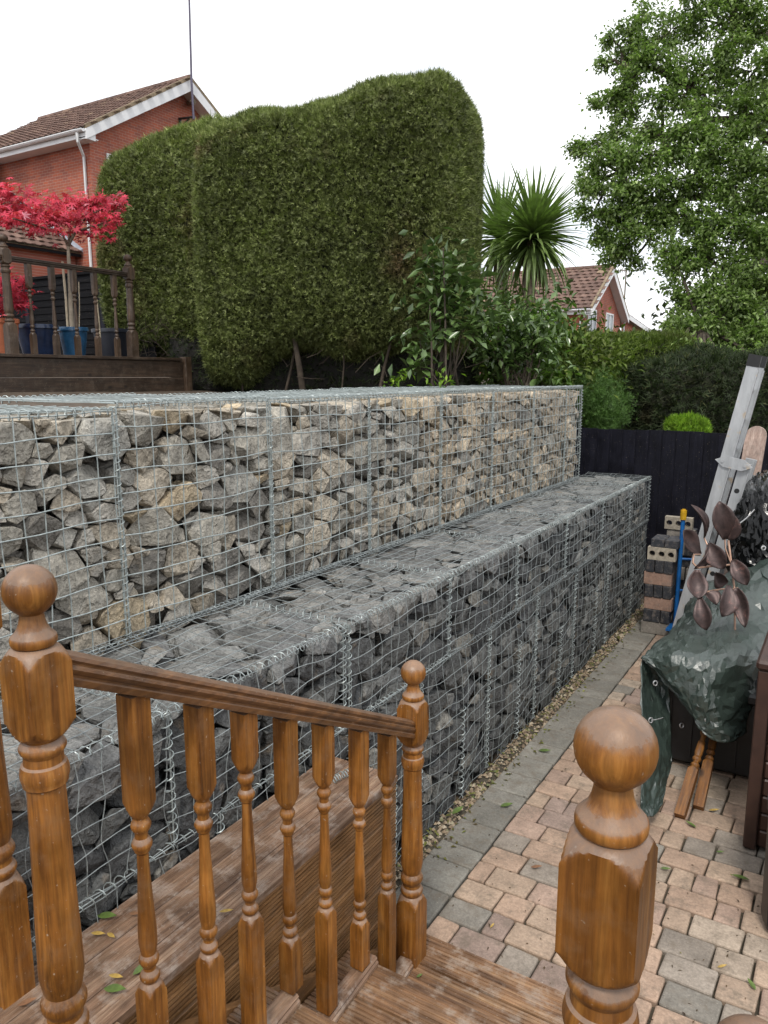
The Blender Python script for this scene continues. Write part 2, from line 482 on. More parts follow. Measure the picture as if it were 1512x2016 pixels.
class MB:
    """collects shapes given in garden coordinates; build() makes ONE mesh object"""
    def __init__(s):
        s.v, s.f = [], []

    def add(s, vs, fs):
        k = len(s.v)
        s.v += [tuple(p) for p in vs]
        s.f += [tuple(i + k for i in f) for f in fs]
        return s

    def box(s, x0, x1, y0, y1, z0, z1, ch=0.0, m=None):
        if ch:
            c = ch
            vs, fs = [], []
            for z, i in ((z0, c), (z0 + c, 0), (z1 - c, 0), (z1, c)):
                for (x, y) in ((x0 + c, y0 + i), (x1 - c, y0 + i), (x1 - i, y0 + c), (x1 - i, y1 - c), (x1 - c, y1 - i), (x0 + c, y1 - i), (x0 + i, y1 - c), (x0 + i, y0 + c)):
                    vs.append((x, y, z))
            for k in range(3):
                for j in range(8):
                    a, b = k * 8 + j, k * 8 + (j + 1) % 8
                    fs.append((a, b, b + 8, a + 8))
            fs += [tuple(range(7, -1, -1)), tuple(range(24, 32))]
        else:
            vs = [(x0, y0, z0), (x1, y0, z0), (x1, y1, z0), (x0, y1, z0), (x0, y0, z1), (x1, y0, z1), (x1, y1, z1), (x0, y1, z1)]
            fs = [(3, 2, 1, 0), (4, 5, 6, 7), (0, 1, 5, 4), (1, 2, 6, 5), (2, 3, 7, 6), (3, 0, 4, 7)]
        if m is not None:
            vs = [tuple(m @ Vector(p)) for p in vs]
        return s.add(vs, fs)

    def tube(s, pts, r, n=6, caps=True):
        pts = [Vector(p) for p in pts]
        rs = r if isinstance(r, (list, tuple)) else [r] * len(pts)
        vs, fs = [], []
        d0 = (pts[1] - pts[0]).normalized()
        ref = Vector((0, 0, 1)) if abs(d0.z) < 0.9 else Vector((1, 0, 0))
        u = d0.cross(ref).normalized()
        for i, p in enumerate(pts):
            d = (pts[min(i + 1, len(pts) - 1)] - pts[max(i - 1, 0)])
            if d.length < 1e-9:
                d = d0
            d = d.normalized()
            u = (u - d * u.dot(d))
            u = u.normalized() if u.length > 1e-6 else d.orthogonal().normalized()
            w = d.cross(u)
            for j in range(n):
                a = 2 * math.pi * j / n
                vs.append(p + (u * math.cos(a) + w * math.sin(a)) * rs[i])
        for i in range(len(pts) - 1):
            for j in range(n):
                a, b = i * n + j, i * n + (j + 1) % n
                fs.append((a, b, b + n, a + n))
        if caps:
            fs += [tuple(range(n - 1, -1, -1)), tuple(range((len(pts) - 1) * n, len(pts) * n))]
        return s.add(vs, fs)

    def helix(s, p0, p1, rad, pitch, r, per=9, n=4, wob=0.0, rng=random):
        p0, p1 = Vector(p0), Vector(p1)
        d = p1 - p0
        L = d.length
        d.normalize()
        u = d.orthogonal().normalized()
        w = d.cross(u)
        turns = L / pitch
        N = int(turns * per)
        ph = rng.uniform(0, 6)
        pts = []
        for i in range(N + 1):
            t = i / N
            a = ph + 2 * math.pi * turns * t + wob * math.sin(t * 17 + ph)
            rr = rad * (1 + 0.12 * math.sin(t * 23 + ph * 2))
            pts.append(p0 + d * (L * t) + (u * math.cos(a) + w * math.sin(a)) * rr)
        return s.tube(pts, r, n, False)

    def loft(s, rings, caps=True, closed=True):
        n = len(rings[0])
        vs = [p for rg in rings for p in rg]
        fs = []
        for i in range(len(rings) - 1):
            for j in range(n if closed else n - 1):
                a, b = i * n + j, i * n + (j + 1) % n
                fs.append((a, b, b + n, a + n))
        if caps:
            fs += [tuple(range(n - 1, -1, -1)), tuple(range((len(rings) - 1) * n, len(rings) * n))]
        return s.add(vs, fs)

    def build(s, name, mat, parent=None, smooth=None, local=False):
        off = Vector((0, 0, 0)) if (parent is None or local) else origin_of(parent)
        me = bpy.data.meshes.new(name)
        me.from_pydata([(p[0] - off.x, p[1] - off.y, p[2] - off.z) for p in s.v], [], s.f)
        me.update()
        return link_mesh(name, me, mat, parent, smooth)


def mesh_np(name, V, Fc, mat, parent=None):
    V = np.asarray(V, np.float32)
    if parent is not None:
        V = V - np.array(origin_of(parent), np.float32)
    Fc = np.asarray(Fc, np.int32)
    me = bpy.data.meshes.new(name)
    me.vertices.add(len(V))
    me.vertices.foreach_set('co', V.ravel())
    k = Fc.shape[1]
    me.loops.add(Fc.size)
    me.loops.foreach_set('vertex_index', Fc.ravel())
    me.polygons.add(len(Fc))
    me.polygons.foreach_set('loop_start', np.arange(0, Fc.size, k, dtype=np.int32))
    me.update(calc_edges=True)
    return link_mesh(name, me, mat, parent)


def unit(a):
    return a / np.maximum(np.linalg.norm(a, axis=-1, keepdims=True), 1e-9)


def leaf_quads(P, Dr, Nn, L, W, fold=0.25):
    """one pointed leaf per point: two triangles folded along the midrib"""
    Dr = unit(Dr)
    S = unit(np.cross(Dr, Nn))
    Nn = np.cross(S, Dr)
    L = np.asarray(L)[:, None]
    W = np.asarray(W)[:, None]
    a = P
    tip = P + Dr * L - Nn * L * 0.12
    m1 = P + Dr * L * 0.48 + S * W * 0.5 + Nn * W * fold
    m2 = P + Dr * L * 0.48 - S * W * 0.5 + Nn * W * fold
    V = np.stack([a, m1, tip, m2], 1).reshape(-1, 3)
    i = np.arange(len(P))[:, None] * 4
    Fc = np.concatenate([i + np.array([[0, 1, 2]]), i + np.array([[0, 2, 3]])], 1).reshape(-1, 3)
    return V, Fc


def sprigs(P, Nn, rng, L, W, outward=0.6, upw=0.35, rnd=0.7, blades=3):
    """little flat sprays of pointed blades growing out of a clipped surface"""
    n = len(P)
    Vs, Fs = [], []
    D0 = unit(Nn * outward + np.array([0, 0, upw]) + rng.normal(0, rnd, (n, 3)))
    S = unit(np.cross(D0, rng.normal(0, 1, (n, 3))))
    Lr = rng.uniform(L[0], L[1], n)[:, None]
    for b in range(blades):
        ang = (b - (blades - 1) / 2) * 0.75
        Db = unit(D0 * math.cos(ang) + S * math.sin(ang))
        Sb = unit(S * math.cos(ang) - D0 * math.sin(ang))
        l = Lr * (1.0 if b == blades // 2 else 0.72)
        w = W * rng.uniform(0.7, 1.3, n)[:, None]
        a = P - Sb * w * 0.5
        c = P + Sb * w * 0.5
        m = P + Db * l
        Vs.append(np.stack([a, c, m], 1))
    V = np.stack(Vs, 1)                         # n, blades, 3, 3
    V = V.reshape(-1, 3)
    # blades of one sprig share nothing, so each takes its own tone
    Fc = np.arange(len(V)).reshape(-1, 3)
    return V, Fc


def sample_mesh(V, Fq, n, rng):
    """random points and normals on a quad/tri mesh"""
    V = np.asarray(V)
    T = []
    for f in Fq:
        for k in range(1, len(f) - 1):
            T.append((f[0], f[k], f[k + 1]))
    T = np.array(T)
    A, B, C = V[T[:, 0]], V[T[:, 1]], V[T[:, 2]]
    cr = np.cross(B - A, C - A)
    ar = np.linalg.norm(cr, axis=1)
    idx = rng.choice(len(T), n, p=ar / ar.sum())
    u, v = rng.random(n), rng.random(n)
    fl = u + v > 1
    u[fl], v[fl] = 1 - u[fl], 1 - v[fl]
    P = A[idx] + (B - A)[idx] * u[:, None] + (C - A)[idx] * v[:, None]
    return P, unit(cr[idx])


# ------------------------------------------------------------------ the setting: ground, patio, raised bed
UX, UT = -2.65, 2.525        # upper tier: front face, top
LX, LT, LM = -1.95, 1.5, 1.0  # lower tier: front face, top, seam
FENCE_Y = 9.35
b = MB()
b.add([(-300, -300, -0.06), (300, -300, -0.06), (300, 600, -0.06), (-300, 600, -0.06)], [(0, 1, 2, 3)])
tag(b.build('ground', SOIL), kind='structure')
b = MB()
n = 40
gv, gf = [], []
for i in range(n + 1):
    for j in range(n + 1):
        x = -60 + (56.30) * i / n
        y = -12 + 60 * j / n
        gv.append((x, y, 2.42 + 0.05 * noise.noise((x * 0.7, y * 0.7, 0)) + max(0, (-3.7 - x - 2.5)) * 0.03))
for i in range(n):
    for j in range(n):
        a = i * (n + 1) + j
        gf.append((a, a + n + 1, a + n + 2, a + 1))
b.add(gv, gf)
b.add([(-3.70, -12, -0.05), (-3.70, 48, -0.05), (-3.70, 48, 2.42), (-3.70, -12, 2.42)], [(0, 1, 2, 3)])
tag(b.build('garden_bed', SOIL), kind='structure')

patio = MB().add([(-1.93, 1.0, -0.03), (3.0, 1.0, -0.03), (3.0, FENCE_Y + 0.05, -0.03), (-1.93, FENCE_Y + 0.05, -0.03)], [(0, 1, 2, 3)]).build('patio', JOINT)
tag(patio, kind='structure')
rnd = random.Random(11)


def paver_mesh(w, l, seed):
    """tumbled block, rounded corners, slightly domed; centred"""
    rg = random.Random(seed)
    m = MB()
    rings = []
    nn = 12
    for z, ins in ((-0.06, 0.003), (-0.009, 0.0), (-0.003, 0.003), (0.0, 0.010)):
        ring = []
        for cx, cy, a0 in ((1, 1, 0), (-1, 1, 90), (-1, -1, 180), (1, -1, 270)):
            cr = 0.012
            for k in range(3):
                a = R(a0 + 45 * k)
                ring.append((cx * (w / 2 - cr) + math.cos(a) * (cr - ins), cy * (l / 2 - cr) + math.sin(a) * (cr - ins), z))
        rings.append(ring)
    jc = [(rg.uniform(-.004, .004), rg.uniform(-.004, .004)) for _ in range(4)]
    jit = [jc[i // 3] for i in range(nn)]
    rings = [[(p[0] + j[0], p[1] + j[1], p[2]) for p, j in zip(rg_, jit)] for rg_ in rings]
    m.loft(rings)
    me = bpy.data.meshes.new('paver')
    me.from_pydata(m.v, [], m.f)
    me.update()
    me.materials.append(PAVER)
    me.shade_smooth()
    me.set_sharp_from_angle(angle=R(14))
    return me


PM = {}
for w in (0.238, 0.170, 0.122):
    PM[w] = [paver_mesh(w - 0.008, 0.170 - 0.008, 5 * k + int(w * 1000)) for k in range(3)]
PCOL = [((0.385, 0.272, 0.200), 5), ((0.405, 0.300, 0.222), 5), ((0.34, 0.242, 0.188), 3), ((0.37, 0.30, 0.235), 2), ((0.235, 0.215, 0.185), 1.6), ((0.28, 0.24, 0.20), 2), ((0.31, 0.23, 0.19), 2)]
rest = MB()
npav = 0
y = 2.02
row = 0
while y < FENCE_Y:
    x = -1.55
    first = True
    while x < 0.55:
        w = rnd.choices((0.238, 0.170, 0.122), (5, 3, 1))[0]
        c = rnd.choices([q[0] for q in PCOL], [q[1] for q in PCOL])[0]
        f = rnd.uniform(0.86, 1.12)
        x0 = x
        ww = w * rnd.uniform(0.55, 1.0) if first else w
        w_full = w
        cx = x0 + ww / 2
        yy = y + 0.085
        vis = x0 < 0.55 and yy > 2.4
        if vis and npav < 300 and yy < 7.6:
            o = bpy.data.objects.new('paver', rnd.choice(PM[w]))
            COL.objects.link(o)
            o.parent = patio
            o.location = (cx, yy, rnd.uniform(-0.003, 0.003))
            o.scale = (ww / w, 1, 1)
            o.rotation_euler = (rnd.uniform(-.008, .008), rnd.uniform(-.008, .008), rnd.uniform(-.012, .012))
            o.color = (c[0] * f, c[1] * f, c[2] * f, 1)
            npav += 1
        else:
            rest.box(x0 + .003, x0 + ww - .003, y + .003, y + .167, -0.06, rnd.uniform(-.004, .002), 0.006)
        first = False
        x += ww
    y += 0.170
    row += 1
o = rest.build('paver_field', PAVER, patio)
o.color = (0.26, 0.19, 0.145, 1)
tag(o, kind='stuff')
# grey edging course beside the gabions
y = 2.7
kb = [paver_mesh(0.262, l - 0.008, 77 + int(l * 100)) for l in (0.25, 0.17)]
while y < FENCE_Y - 0.1:
    k = rnd.choice((0, 0, 1))
    l = (0.25, 0.17)[k]
    o = bpy.data.objects.new('edging_block', kb[k])
    COL.objects.link(o)
    o.parent = patio
    o.location = (-1.687, y + l / 2, 0.002)
    o.rotation_euler = (0, 0, rnd.uniform(-.01, .01))
    f = rnd.uniform(0.85, 1.15)
    o.color = (0.205 * f, 0.195 * f, 0.170 * f, 1)
    y += l

# pea gravel and leaf litter in the gap
rng = np.random.default_rng(5)
N = 2600
P = np.stack([rng.uniform(-1.94, -1.795, N), rng.uniform(2.6, 9.2, N), rng.uniform(-0.05, -0.012, N)], 1)
m = MB()
for p in P:
    r = rng.uniform(0.008, 0.02)
    a = rng.uniform(0, 6)
    vs = [(p[0] + r * math.cos(a + k * 1.571) * rng.uniform(.7, 1.2), p[1] + r * math.sin(a + k * 1.571) * rng.uniform(.7, 1.2), p[2]) for k in range(4)] + [(p[0], p[1], p[2] + r * 0.9)]
    m.add(vs, [(0, 1, 4), (1, 2, 4), (2, 3, 4), (3, 0, 4)])
tag(m.build('gravel', GRAVEL), 'narrow strip of tan pea gravel at the foot of the lower gabions', 'gravel', kind='stuff')


N = 420
P = np.stack([rng.uniform(-1.95, -1.72, N), rng.uniform(2.7, 9.2, N), rng.uniform(0.0, 0.012, N)], 1)
V, Fc = leaf_quads(P, np.stack([rng.normal(0, 1, N), rng.normal(0, 1, N), rng.normal(0, .15, N)], 1), np.tile([0, 0, 1.], (N, 1)) + rng.normal(0, .3, (N, 3)), rng.uniform(.02, .05, N), rng.uniform(.01, .02, N))
LITTER = leaf_mat('leaf_litter', (0.10, 0.06, 0.025), (0.16, 0.17, 0.04), (0.30, 0.30, 0.06), 0.7)
N = 520
Pd = np.stack([rng.uniform(-1.78, 0.5, N), 2.75 + 6.4 * rng.random(N) ** 1.4, rng.uniform(0.002, 0.006, N)], 1)
Vd, Fd = leaf_quads(Pd, np.stack([rng.normal(0, 1, N), rng.normal(0, 1, N), rng.normal(0, .1, N)], 1), np.tile([0, 0, 1.], (N, 1)) + rng.normal(0, .3, (N, 3)), rng.uniform(.008, .026, N), rng.uniform(.004, .010, N))
DEBRIS = leaf_mat('crumbs_of_leaf', (0.045, 0.03, 0.018), (0.10, 0.065, 0.035), (0.26, 0.24, 0.07), 0.8)
tag(mesh_np('leaf_crumbs', Vd, Fd, DEBRIS), 'crumbs of leaf and bark scattered over the block paving', 'debris', kind='stuff')
tag(mesh_np('leaf_litter', V, Fc, LITTER), 'scatter of small fallen leaves along the gravel strip', 'leaf litter', kind='stuff')


# ------------------------------------------------------------------ gabions
def make_stones(box, exposed, s, seed, layer=0.2, zs=1.45, forced=()):
    """angular broken rock packed against the exposed faces of a box"""
    rg = np.random.default_rng(seed)
    lo = np.array([box[0], box[2], box[4]])
    hi = np.array([box[1], box[3], box[5]])
    sc = np.array([1.0, 1.0, zs])
    vol = np.prod(hi - lo)
    n = int(vol / (s ** 3) * 9)
    C = rg.uniform(lo + 0.02, hi - 0.02, (n, 3))
    dmin = np.full(n, 9.0)
    for ax, sg, c in exposed:
        dmin = np.minimum(dmin, (c - C[:, ax]) * sg)
    C = C[dmin < layer + s]
    dmin = dmin[dmin < layer + s]
    rr = np.clip(s * 0.5 * np.exp(rg.normal(0, 0.45, len(C))), s * 0.24, s * 1.1)
    if forced:
        C = np.concatenate([C, np.array([f[:3] for f in forced])])
        rr = np.concatenate([rr, [f[3] for f in forced]])
        dmin = np.concatenate([dmin, [0.05] * len(forced)])
    order = np.argsort(-rr + rg.uniform(0, s * 0.22, len(C)))
    Q = C * sc
    keepP, keepR, keepI = np.zeros((0, 3)), np.zeros(0), []
    cells = {}
    cs = s * 2.2
    for i in order:
        k = tuple((Q[i] // cs).astype(int))
        ok = True
        for dx in (-1, 0, 1):
            for dy in (-1, 0, 1):
                for dz in (-1, 0, 1):
                    for j in cells.get((k[0] + dx, k[1] + dy, k[2] + dz), ()):
                        d = Q[i] - Q[j]
                        if d @ d < (0.86 * (rr[i] + rr[j])) ** 2:
                            ok = False
                            break
                    if not ok:
                        break
                if not ok:
                    break
            if not ok:
                break
        if ok:
            cells.setdefault(k, []).append(i)
            keepI.append(i)
    I = np.array(keepI)
    Pq, Pr, Pd = Q[I], rr[I], dmin[I]
    out = []
    for a in range(len(I)):
        d = Pq - Pq[a]
        dist = np.linalg.norm(d, axis=1)
        near = np.argsort(dist)[1:21]
        planes = []
        for j in near:
            L = dist[j]
            if L > s * 4:
                continue
            nn = unit(d[j] / L + rg.normal(0, 0.07, 3))
            t = (L * L + Pr[a] ** 2 - Pr[j] ** 2) / (2 * L)
            t = max(t, 0.3 * Pr[a]) * rg.uniform(0.955, 1.0) - rg.uniform(0.0005, 0.004)
            planes.append((nn, t))
        fn = np.zeros(3)
        for ax, sg, c in exposed:
            if (c - Pq[a][ax] / sc[ax]) * sg < s * 1.2:
                fn[ax] += sg
        for _ in range(3):
            nn = unit(fn * 0.75 + rg.normal(0, 0.75, 3))
            planes.append((nn, Pr[a] * rg.uniform(0.66, 1.05)))
        for k in range(3):
            for sg in (-1, 1):
                e = np.zeros(3)
                e[k] = sg
                planes.append((e, Pr[a] * 2.4))
        for ax, sg, c in exposed:
            dd = (c - Pq[a][ax] / sc[ax]) * sg
            if dd < s * 3.2:
                e = np.zeros(3)
                e[ax] = sg
                # never past the mesh, usually tilted and set back a little
                planes.append((e, max(0.004, (dd - (rg.uniform(0.006, 0.045) if ax == 2 else rg.uniform(0.005, 0.018))) * sc[ax])))
                nn = unit(e + rg.normal(0, 0.34, 3))
                planes.append((nn, max(0.2 * Pr[a], (dd - rg.uniform(0.006, 0.036)) * sc[ax])))
        pts, _ = points_in_planes([Vector((*q, -t)) for q, t in planes], 1e-4, 1e-6)
        if len(pts) < 6:
            continue
        bm = bmesh.new()
        cen = Pq[a] / sc
        for p in pts:
            bm.verts.new((p[0], p[1], p[2] / sc[2]))
        bmesh.ops.remove_doubles(bm, verts=bm.verts, dist=0.004)
        if len(bm.verts) < 5:
            bm.free()
            continue
        res = bmesh.ops.convex_hull(bm, input=bm.verts)
        junk = [e for e in res['geom_interior'] + res['geom_unused'] if isinstance(e, bmesh.types.BMVert) and e.is_valid]
        if junk:
            bmesh.ops.delete(bm, geom=list(set(junk)), context='VERTS')
        bmesh.ops.dissolve_limit(bm, angle_limit=R(7), verts=bm.verts, edges=bm.edges)
        if len(bm.faces) < 4:
            bm.free()
            continue
        first = Pd[a] < s * 0.95
        if first:
            bmesh.ops.bevel(bm, geom=list(bm.edges), offset=min(0.0038, Pr[a] * 0.08), segments=1, affect='EDGES', clamp_overlap=True)
        out.append((cen, Pr[a], first, bm))
    return out


def stone_colour(rg, kind, z):
    if kind == 'upper':
        base = rg.choices([(0.345, 0.33, 0.295), (0.40, 0.36, 0.30), (0.285, 0.28, 0.26), (0.375, 0.36, 0.33), (0.43, 0.36, 0.26)], (5, 3.5, 3, 4, 1.0))[0]
    elif kind == 'upper_far':
        base = rg.choices([(0.36, 0.32, 0.265), (0.42, 0.36, 0.285), (0.30, 0.285, 0.255), (0.46, 0.39, 0.30)], (4, 4, 3, 1.5))[0]
    elif kind == 'ledge':              # same stones as the front, light from above painted in as paler colour
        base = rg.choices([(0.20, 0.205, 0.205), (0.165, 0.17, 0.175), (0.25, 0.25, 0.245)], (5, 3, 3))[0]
    else:
        base = rg.choices([(0.115, 0.120, 0.122), (0.088, 0.092, 0.096), (0.155, 0.16, 0.16), (0.21, 0.205, 0.19)], (5, 4, 3, 1))[0]
    f = rg.uniform(0.82, 1.22)
    if kind.startswith('upper'):
        f *= 1.08
    return (base[0] * f * 1.02, base[1] * f, base[2] * f * 0.96, 1)


def bm_to(bm, off, name, mat, parent, colour):
    for v in bm.verts:
        v.co += off
    me = bpy.data.meshes.new(name)
    bm.to_mesh(me)
    bm.free()
    me.materials.append(mat)
    o = bpy.data.objects.new(name, me)
    COL.objects.link(o)
    o.parent = parent
    o.color = colour
    return o


def fill_baskets(stones, baskets, kindfn, seed):
    """baskets: list of (root, test); every outer stone its own part, the hidden inner ones one mass"""
    rg = random.Random(seed)
    inner = {id(bk[0]): bmesh.new() for bk in baskets}
    for cen, r, first, bm in stones:
        root = None
        for bk, test in baskets:
            if test(cen):
                root = bk
                break
        if root is None:
            bm.free()
            continue
        off = Vector(cen) - Vector(root.location)
        if first:
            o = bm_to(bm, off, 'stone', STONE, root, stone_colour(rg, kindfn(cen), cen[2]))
        else:
            for v in bm.verts:
                v.co += off
            me = bpy.data.meshes.new('tmp')
            bm.to_mesh(me)
            bm.free()
            inner[id(root)].from_mesh(me)
            bpy.data.meshes.remove(me)
    for bk, _ in baskets:
        bm = inner[id(bk)]
        if len(bm.verts):
            o = bm_to(bm, Vector((0, 0, 0)), 'inner_rubble', STONE, bk, (0.24, 0.225, 0.20, 1) if bk['tier'] == 'upper' else (0.085, 0.088, 0.09, 1))
            tag(o, kind='stuff')
        else:
            bm.free()
        del bk['tier']


def wire_panel(o, u, v, nrm, nu, nv, seed, r=0.0026, bulge=0.012, wob=0.005, seg=10, sag=0.0):
    """welded mesh sheet from corner o along u and v, with the unevenness of a filled basket"""
    rg = random.Random(seed)
    m = MB()
    o, u, v, nrm = Vector(o), Vector(u), Vector(v), Vector(nrm)

    def off(a, c):
        k = noise.noise((a * 3.1 + seed, c * 3.1, seed * 0.37))
        return bulge * math.sin(math.pi * a) * math.sin(math.pi * c) + wob * (1 + k) + 0.003

    ph = [rg.uniform(-1, 1) for _ in range(nu + nv + 2)]
    for i in range(nu + 1):
        a = i / nu
        pts = []
        for k in range(seg + 1):
            c = k / seg
            sh = wob * 1.6 * math.sin(c * 5 + ph[i] * 4) + wob * 0.9 * math.sin(c * 13 + ph[i] * 9)
            pts.append(o + u * a + v * c + u.normalized() * sh + nrm * off(a, c))
        m.tube(pts, r, 5, False)
    for j in range(nv + 1):
        c = j / nv
        pts = []
        for k in range(seg + 1):
            a = k / seg
            sh = wob * 1.2 * math.sin(a * 6 + ph[nu + j] * 5) + wob * 0.8 * math.sin(a * 15 + ph[nu + j] * 7) - sag * abs(math.sin(math.pi * a * 3))
            pts.append(o + u * a + v * c + v.normalized() * sh + nrm * (off(a, c) + 2 * r))
        m.tube(pts, r, 5, False)
    return m


US = [0.15, 1.15, 2.15, 3.145, 4.13, 5.13, 6.10, 7.07, 8.05, 8.60]
u_labels = [
    'upper gabion basket at the left edge of the photo, left of the first vertical seam',
    'upper gabion basket of mixed grey and tan stones above the left newel ball',
    'upper gabion basket with one big flat block in its top corner',
    'fourth upper gabion basket from the left, grey stones behind pale mesh',
    'fifth upper gabion basket from the left, below the cordyline side of the hedge',
    'upper gabion basket of pale tan stones, third from the far end',
    'upper gabion basket of small pale stones, second from the far end',
    'narrow last upper gabion basket at the far end by the black fence']
roots = []
for k in range(1, len(US) - 1):
    y0, y1 = US[k], US[k + 1]
    t = thing('gabion_basket', u_labels[k - 1], 'gabion', ((UX - 0.5), (y0 + y1) / 2, 1.5), 'upper tier of gabion baskets')
    t['tier'] = 'upper'
    roots.append((t, (lambda c, a=y0, b=y1: a <= c[1] < b)))
    H = UT - 1.5
    dz = [0.0, -0.02, 0.006, -0.004, 0.0, 0.008, 0.003, 0.004, 0.004][k]
    ny = max(5, round((y1 - y0) * 11))
    wire_panel((UX, y0 + .012, 1.51), (0, y1 - y0 - .024, 0), (0, 0, H - 0.012 + dz), (1, 0, 0), ny, 11, 40 + k, 0.0029, 0.014, 0.004).build('front_mesh', WIRE, t, 60)
    wire_panel((UX, y0 + .012, UT + dz), (0, y1 - y0 - .024, 0), (-1.0, 0, 0), (0, 0, 1), ny, 11, 60 + k, 0.0029, -0.012, 0.004).build('lid_mesh', WIRE, t, 60)
    rr = random.Random(k)
    m = MB()
    m.helix((UX + .006, y0, UT + dz + .004), (UX + .006, y1, UT + dz + .004), 0.018, 0.040, 0.0024, rng=rr)
    m.build('lid_spiral', WIRE, t, 60)
    MB().helix((UX - 1.0, y0, UT + dz + .004), (UX - 1.0, y1, UT + dz + .004), 0.018, 0.040, 0.0024, rng=rr).build('back_spiral', WIRE, t, 60)
    m = MB()
    m.helix((UX + .012, y0, 1.505), (UX + .012, y1, 1.505), 0.017, 0.033, 0.0026, rng=rr)
    m.tube([(UX + .01, y0, 1.512), (UX + .012, (y0 + y1) / 2, 1.508), (UX + .01, y1, 1.512)], 0.0035, 5)
    m.tube([(UX + .02, y0, 1.500), (UX + .022, (y0 + y1) / 2, 1.503), (UX + .02, y1, 1.500)], 0.0035, 5)
    m.build('base_spiral', WIRE_DARK, t, 60)
    m = MB()
    lean = 0.01 * math.sin(k * 3)
    m.helix((UX + .008, y0, 1.51), (UX + .008, y0 + lean, UT), 0.0135, 0.033, 0.0024, rng=rr)
    for dy in (-0.007, 0.007):
        m.tube([(UX + .010, y0 + dy, 1.51), (UX + .012, y0 + dy + lean * .6, 2.0), (UX + .010, y0 + dy + lean, UT)], 0.003, 5)
    if k == len(US) - 2:
        m.helix((UX + .004, y1, 1.51), (UX + .004, y1, UT), 0.0135, 0.033, 0.0024, rng=rr)
    m.build('seam_spiral', WIRE, t, 60)
    if k == len(US) - 2:
        wire_panel((UX, y1, 1.51), (-1.0, 0, 0), (0, 0, H), (0, 1, 0), 11, 11, 90, 0.0029).build('end_mesh', WIRE, t, 60)
st = make_stones((UX - 0.45, UX, 1.15, 4.13, 1.5, UT - 0.01), [(0, 1, UX), (2, 1, UT - 0.01)], 0.113, 3, 0.11, forced=((UX - .13, 3.29, 2.37, .20), (UX - .12, 1.86, 1.86, .16)))
st += make_stones((UX - 0.45, UX, 4.13, 8.60, 1.5, UT - 0.01), [(0, 1, UX), (2, 1, UT - 0.01), (1, 1, 8.60)], 0.106, 4, 0.10)
fill_baskets(st, roots, lambda c: 'upper' if c[1] < 4.9 else 'upper_far', 8)
# earth and rubble core that the stones lean on
for k, (t, _) in enumerate(roots):
    y0, y1 = US[k + 1], US[k + 2]
    MB().box(UX - 1.0, UX - 0.30, y0 + .004, y1 - .004, 1.5, UT - 0.16).build('core', HEDGE_CORE, t)
    rg_ = random.Random(k + 500)
    m = MB()
    for _ in range(int(60 * (y1 - y0))):          # stones under the lid, seen edge-on
        x, yv, s = rg_.uniform(UX - .95, UX - .32), rg_.uniform(y0 + .05, y1 - .05), rg_.uniform(.05, .09)
        mt = Matrix.Translation((x, yv, UT - 0.075)) @ Matrix.Rotation(rg_.uniform(0, 6), 4, 'Z') @ Matrix.Rotation(rg_.uniform(-.4, .4), 4, 'X')
        m.box(-s, s, -s * .7, s * .7, -s * .5, s * .45, s * .2, mt)
    o = m.build('lid_rubble', STONE, t)
    o.color = (0.26, 0.24, 0.20, 1)
    tag(o, kind='stuff')

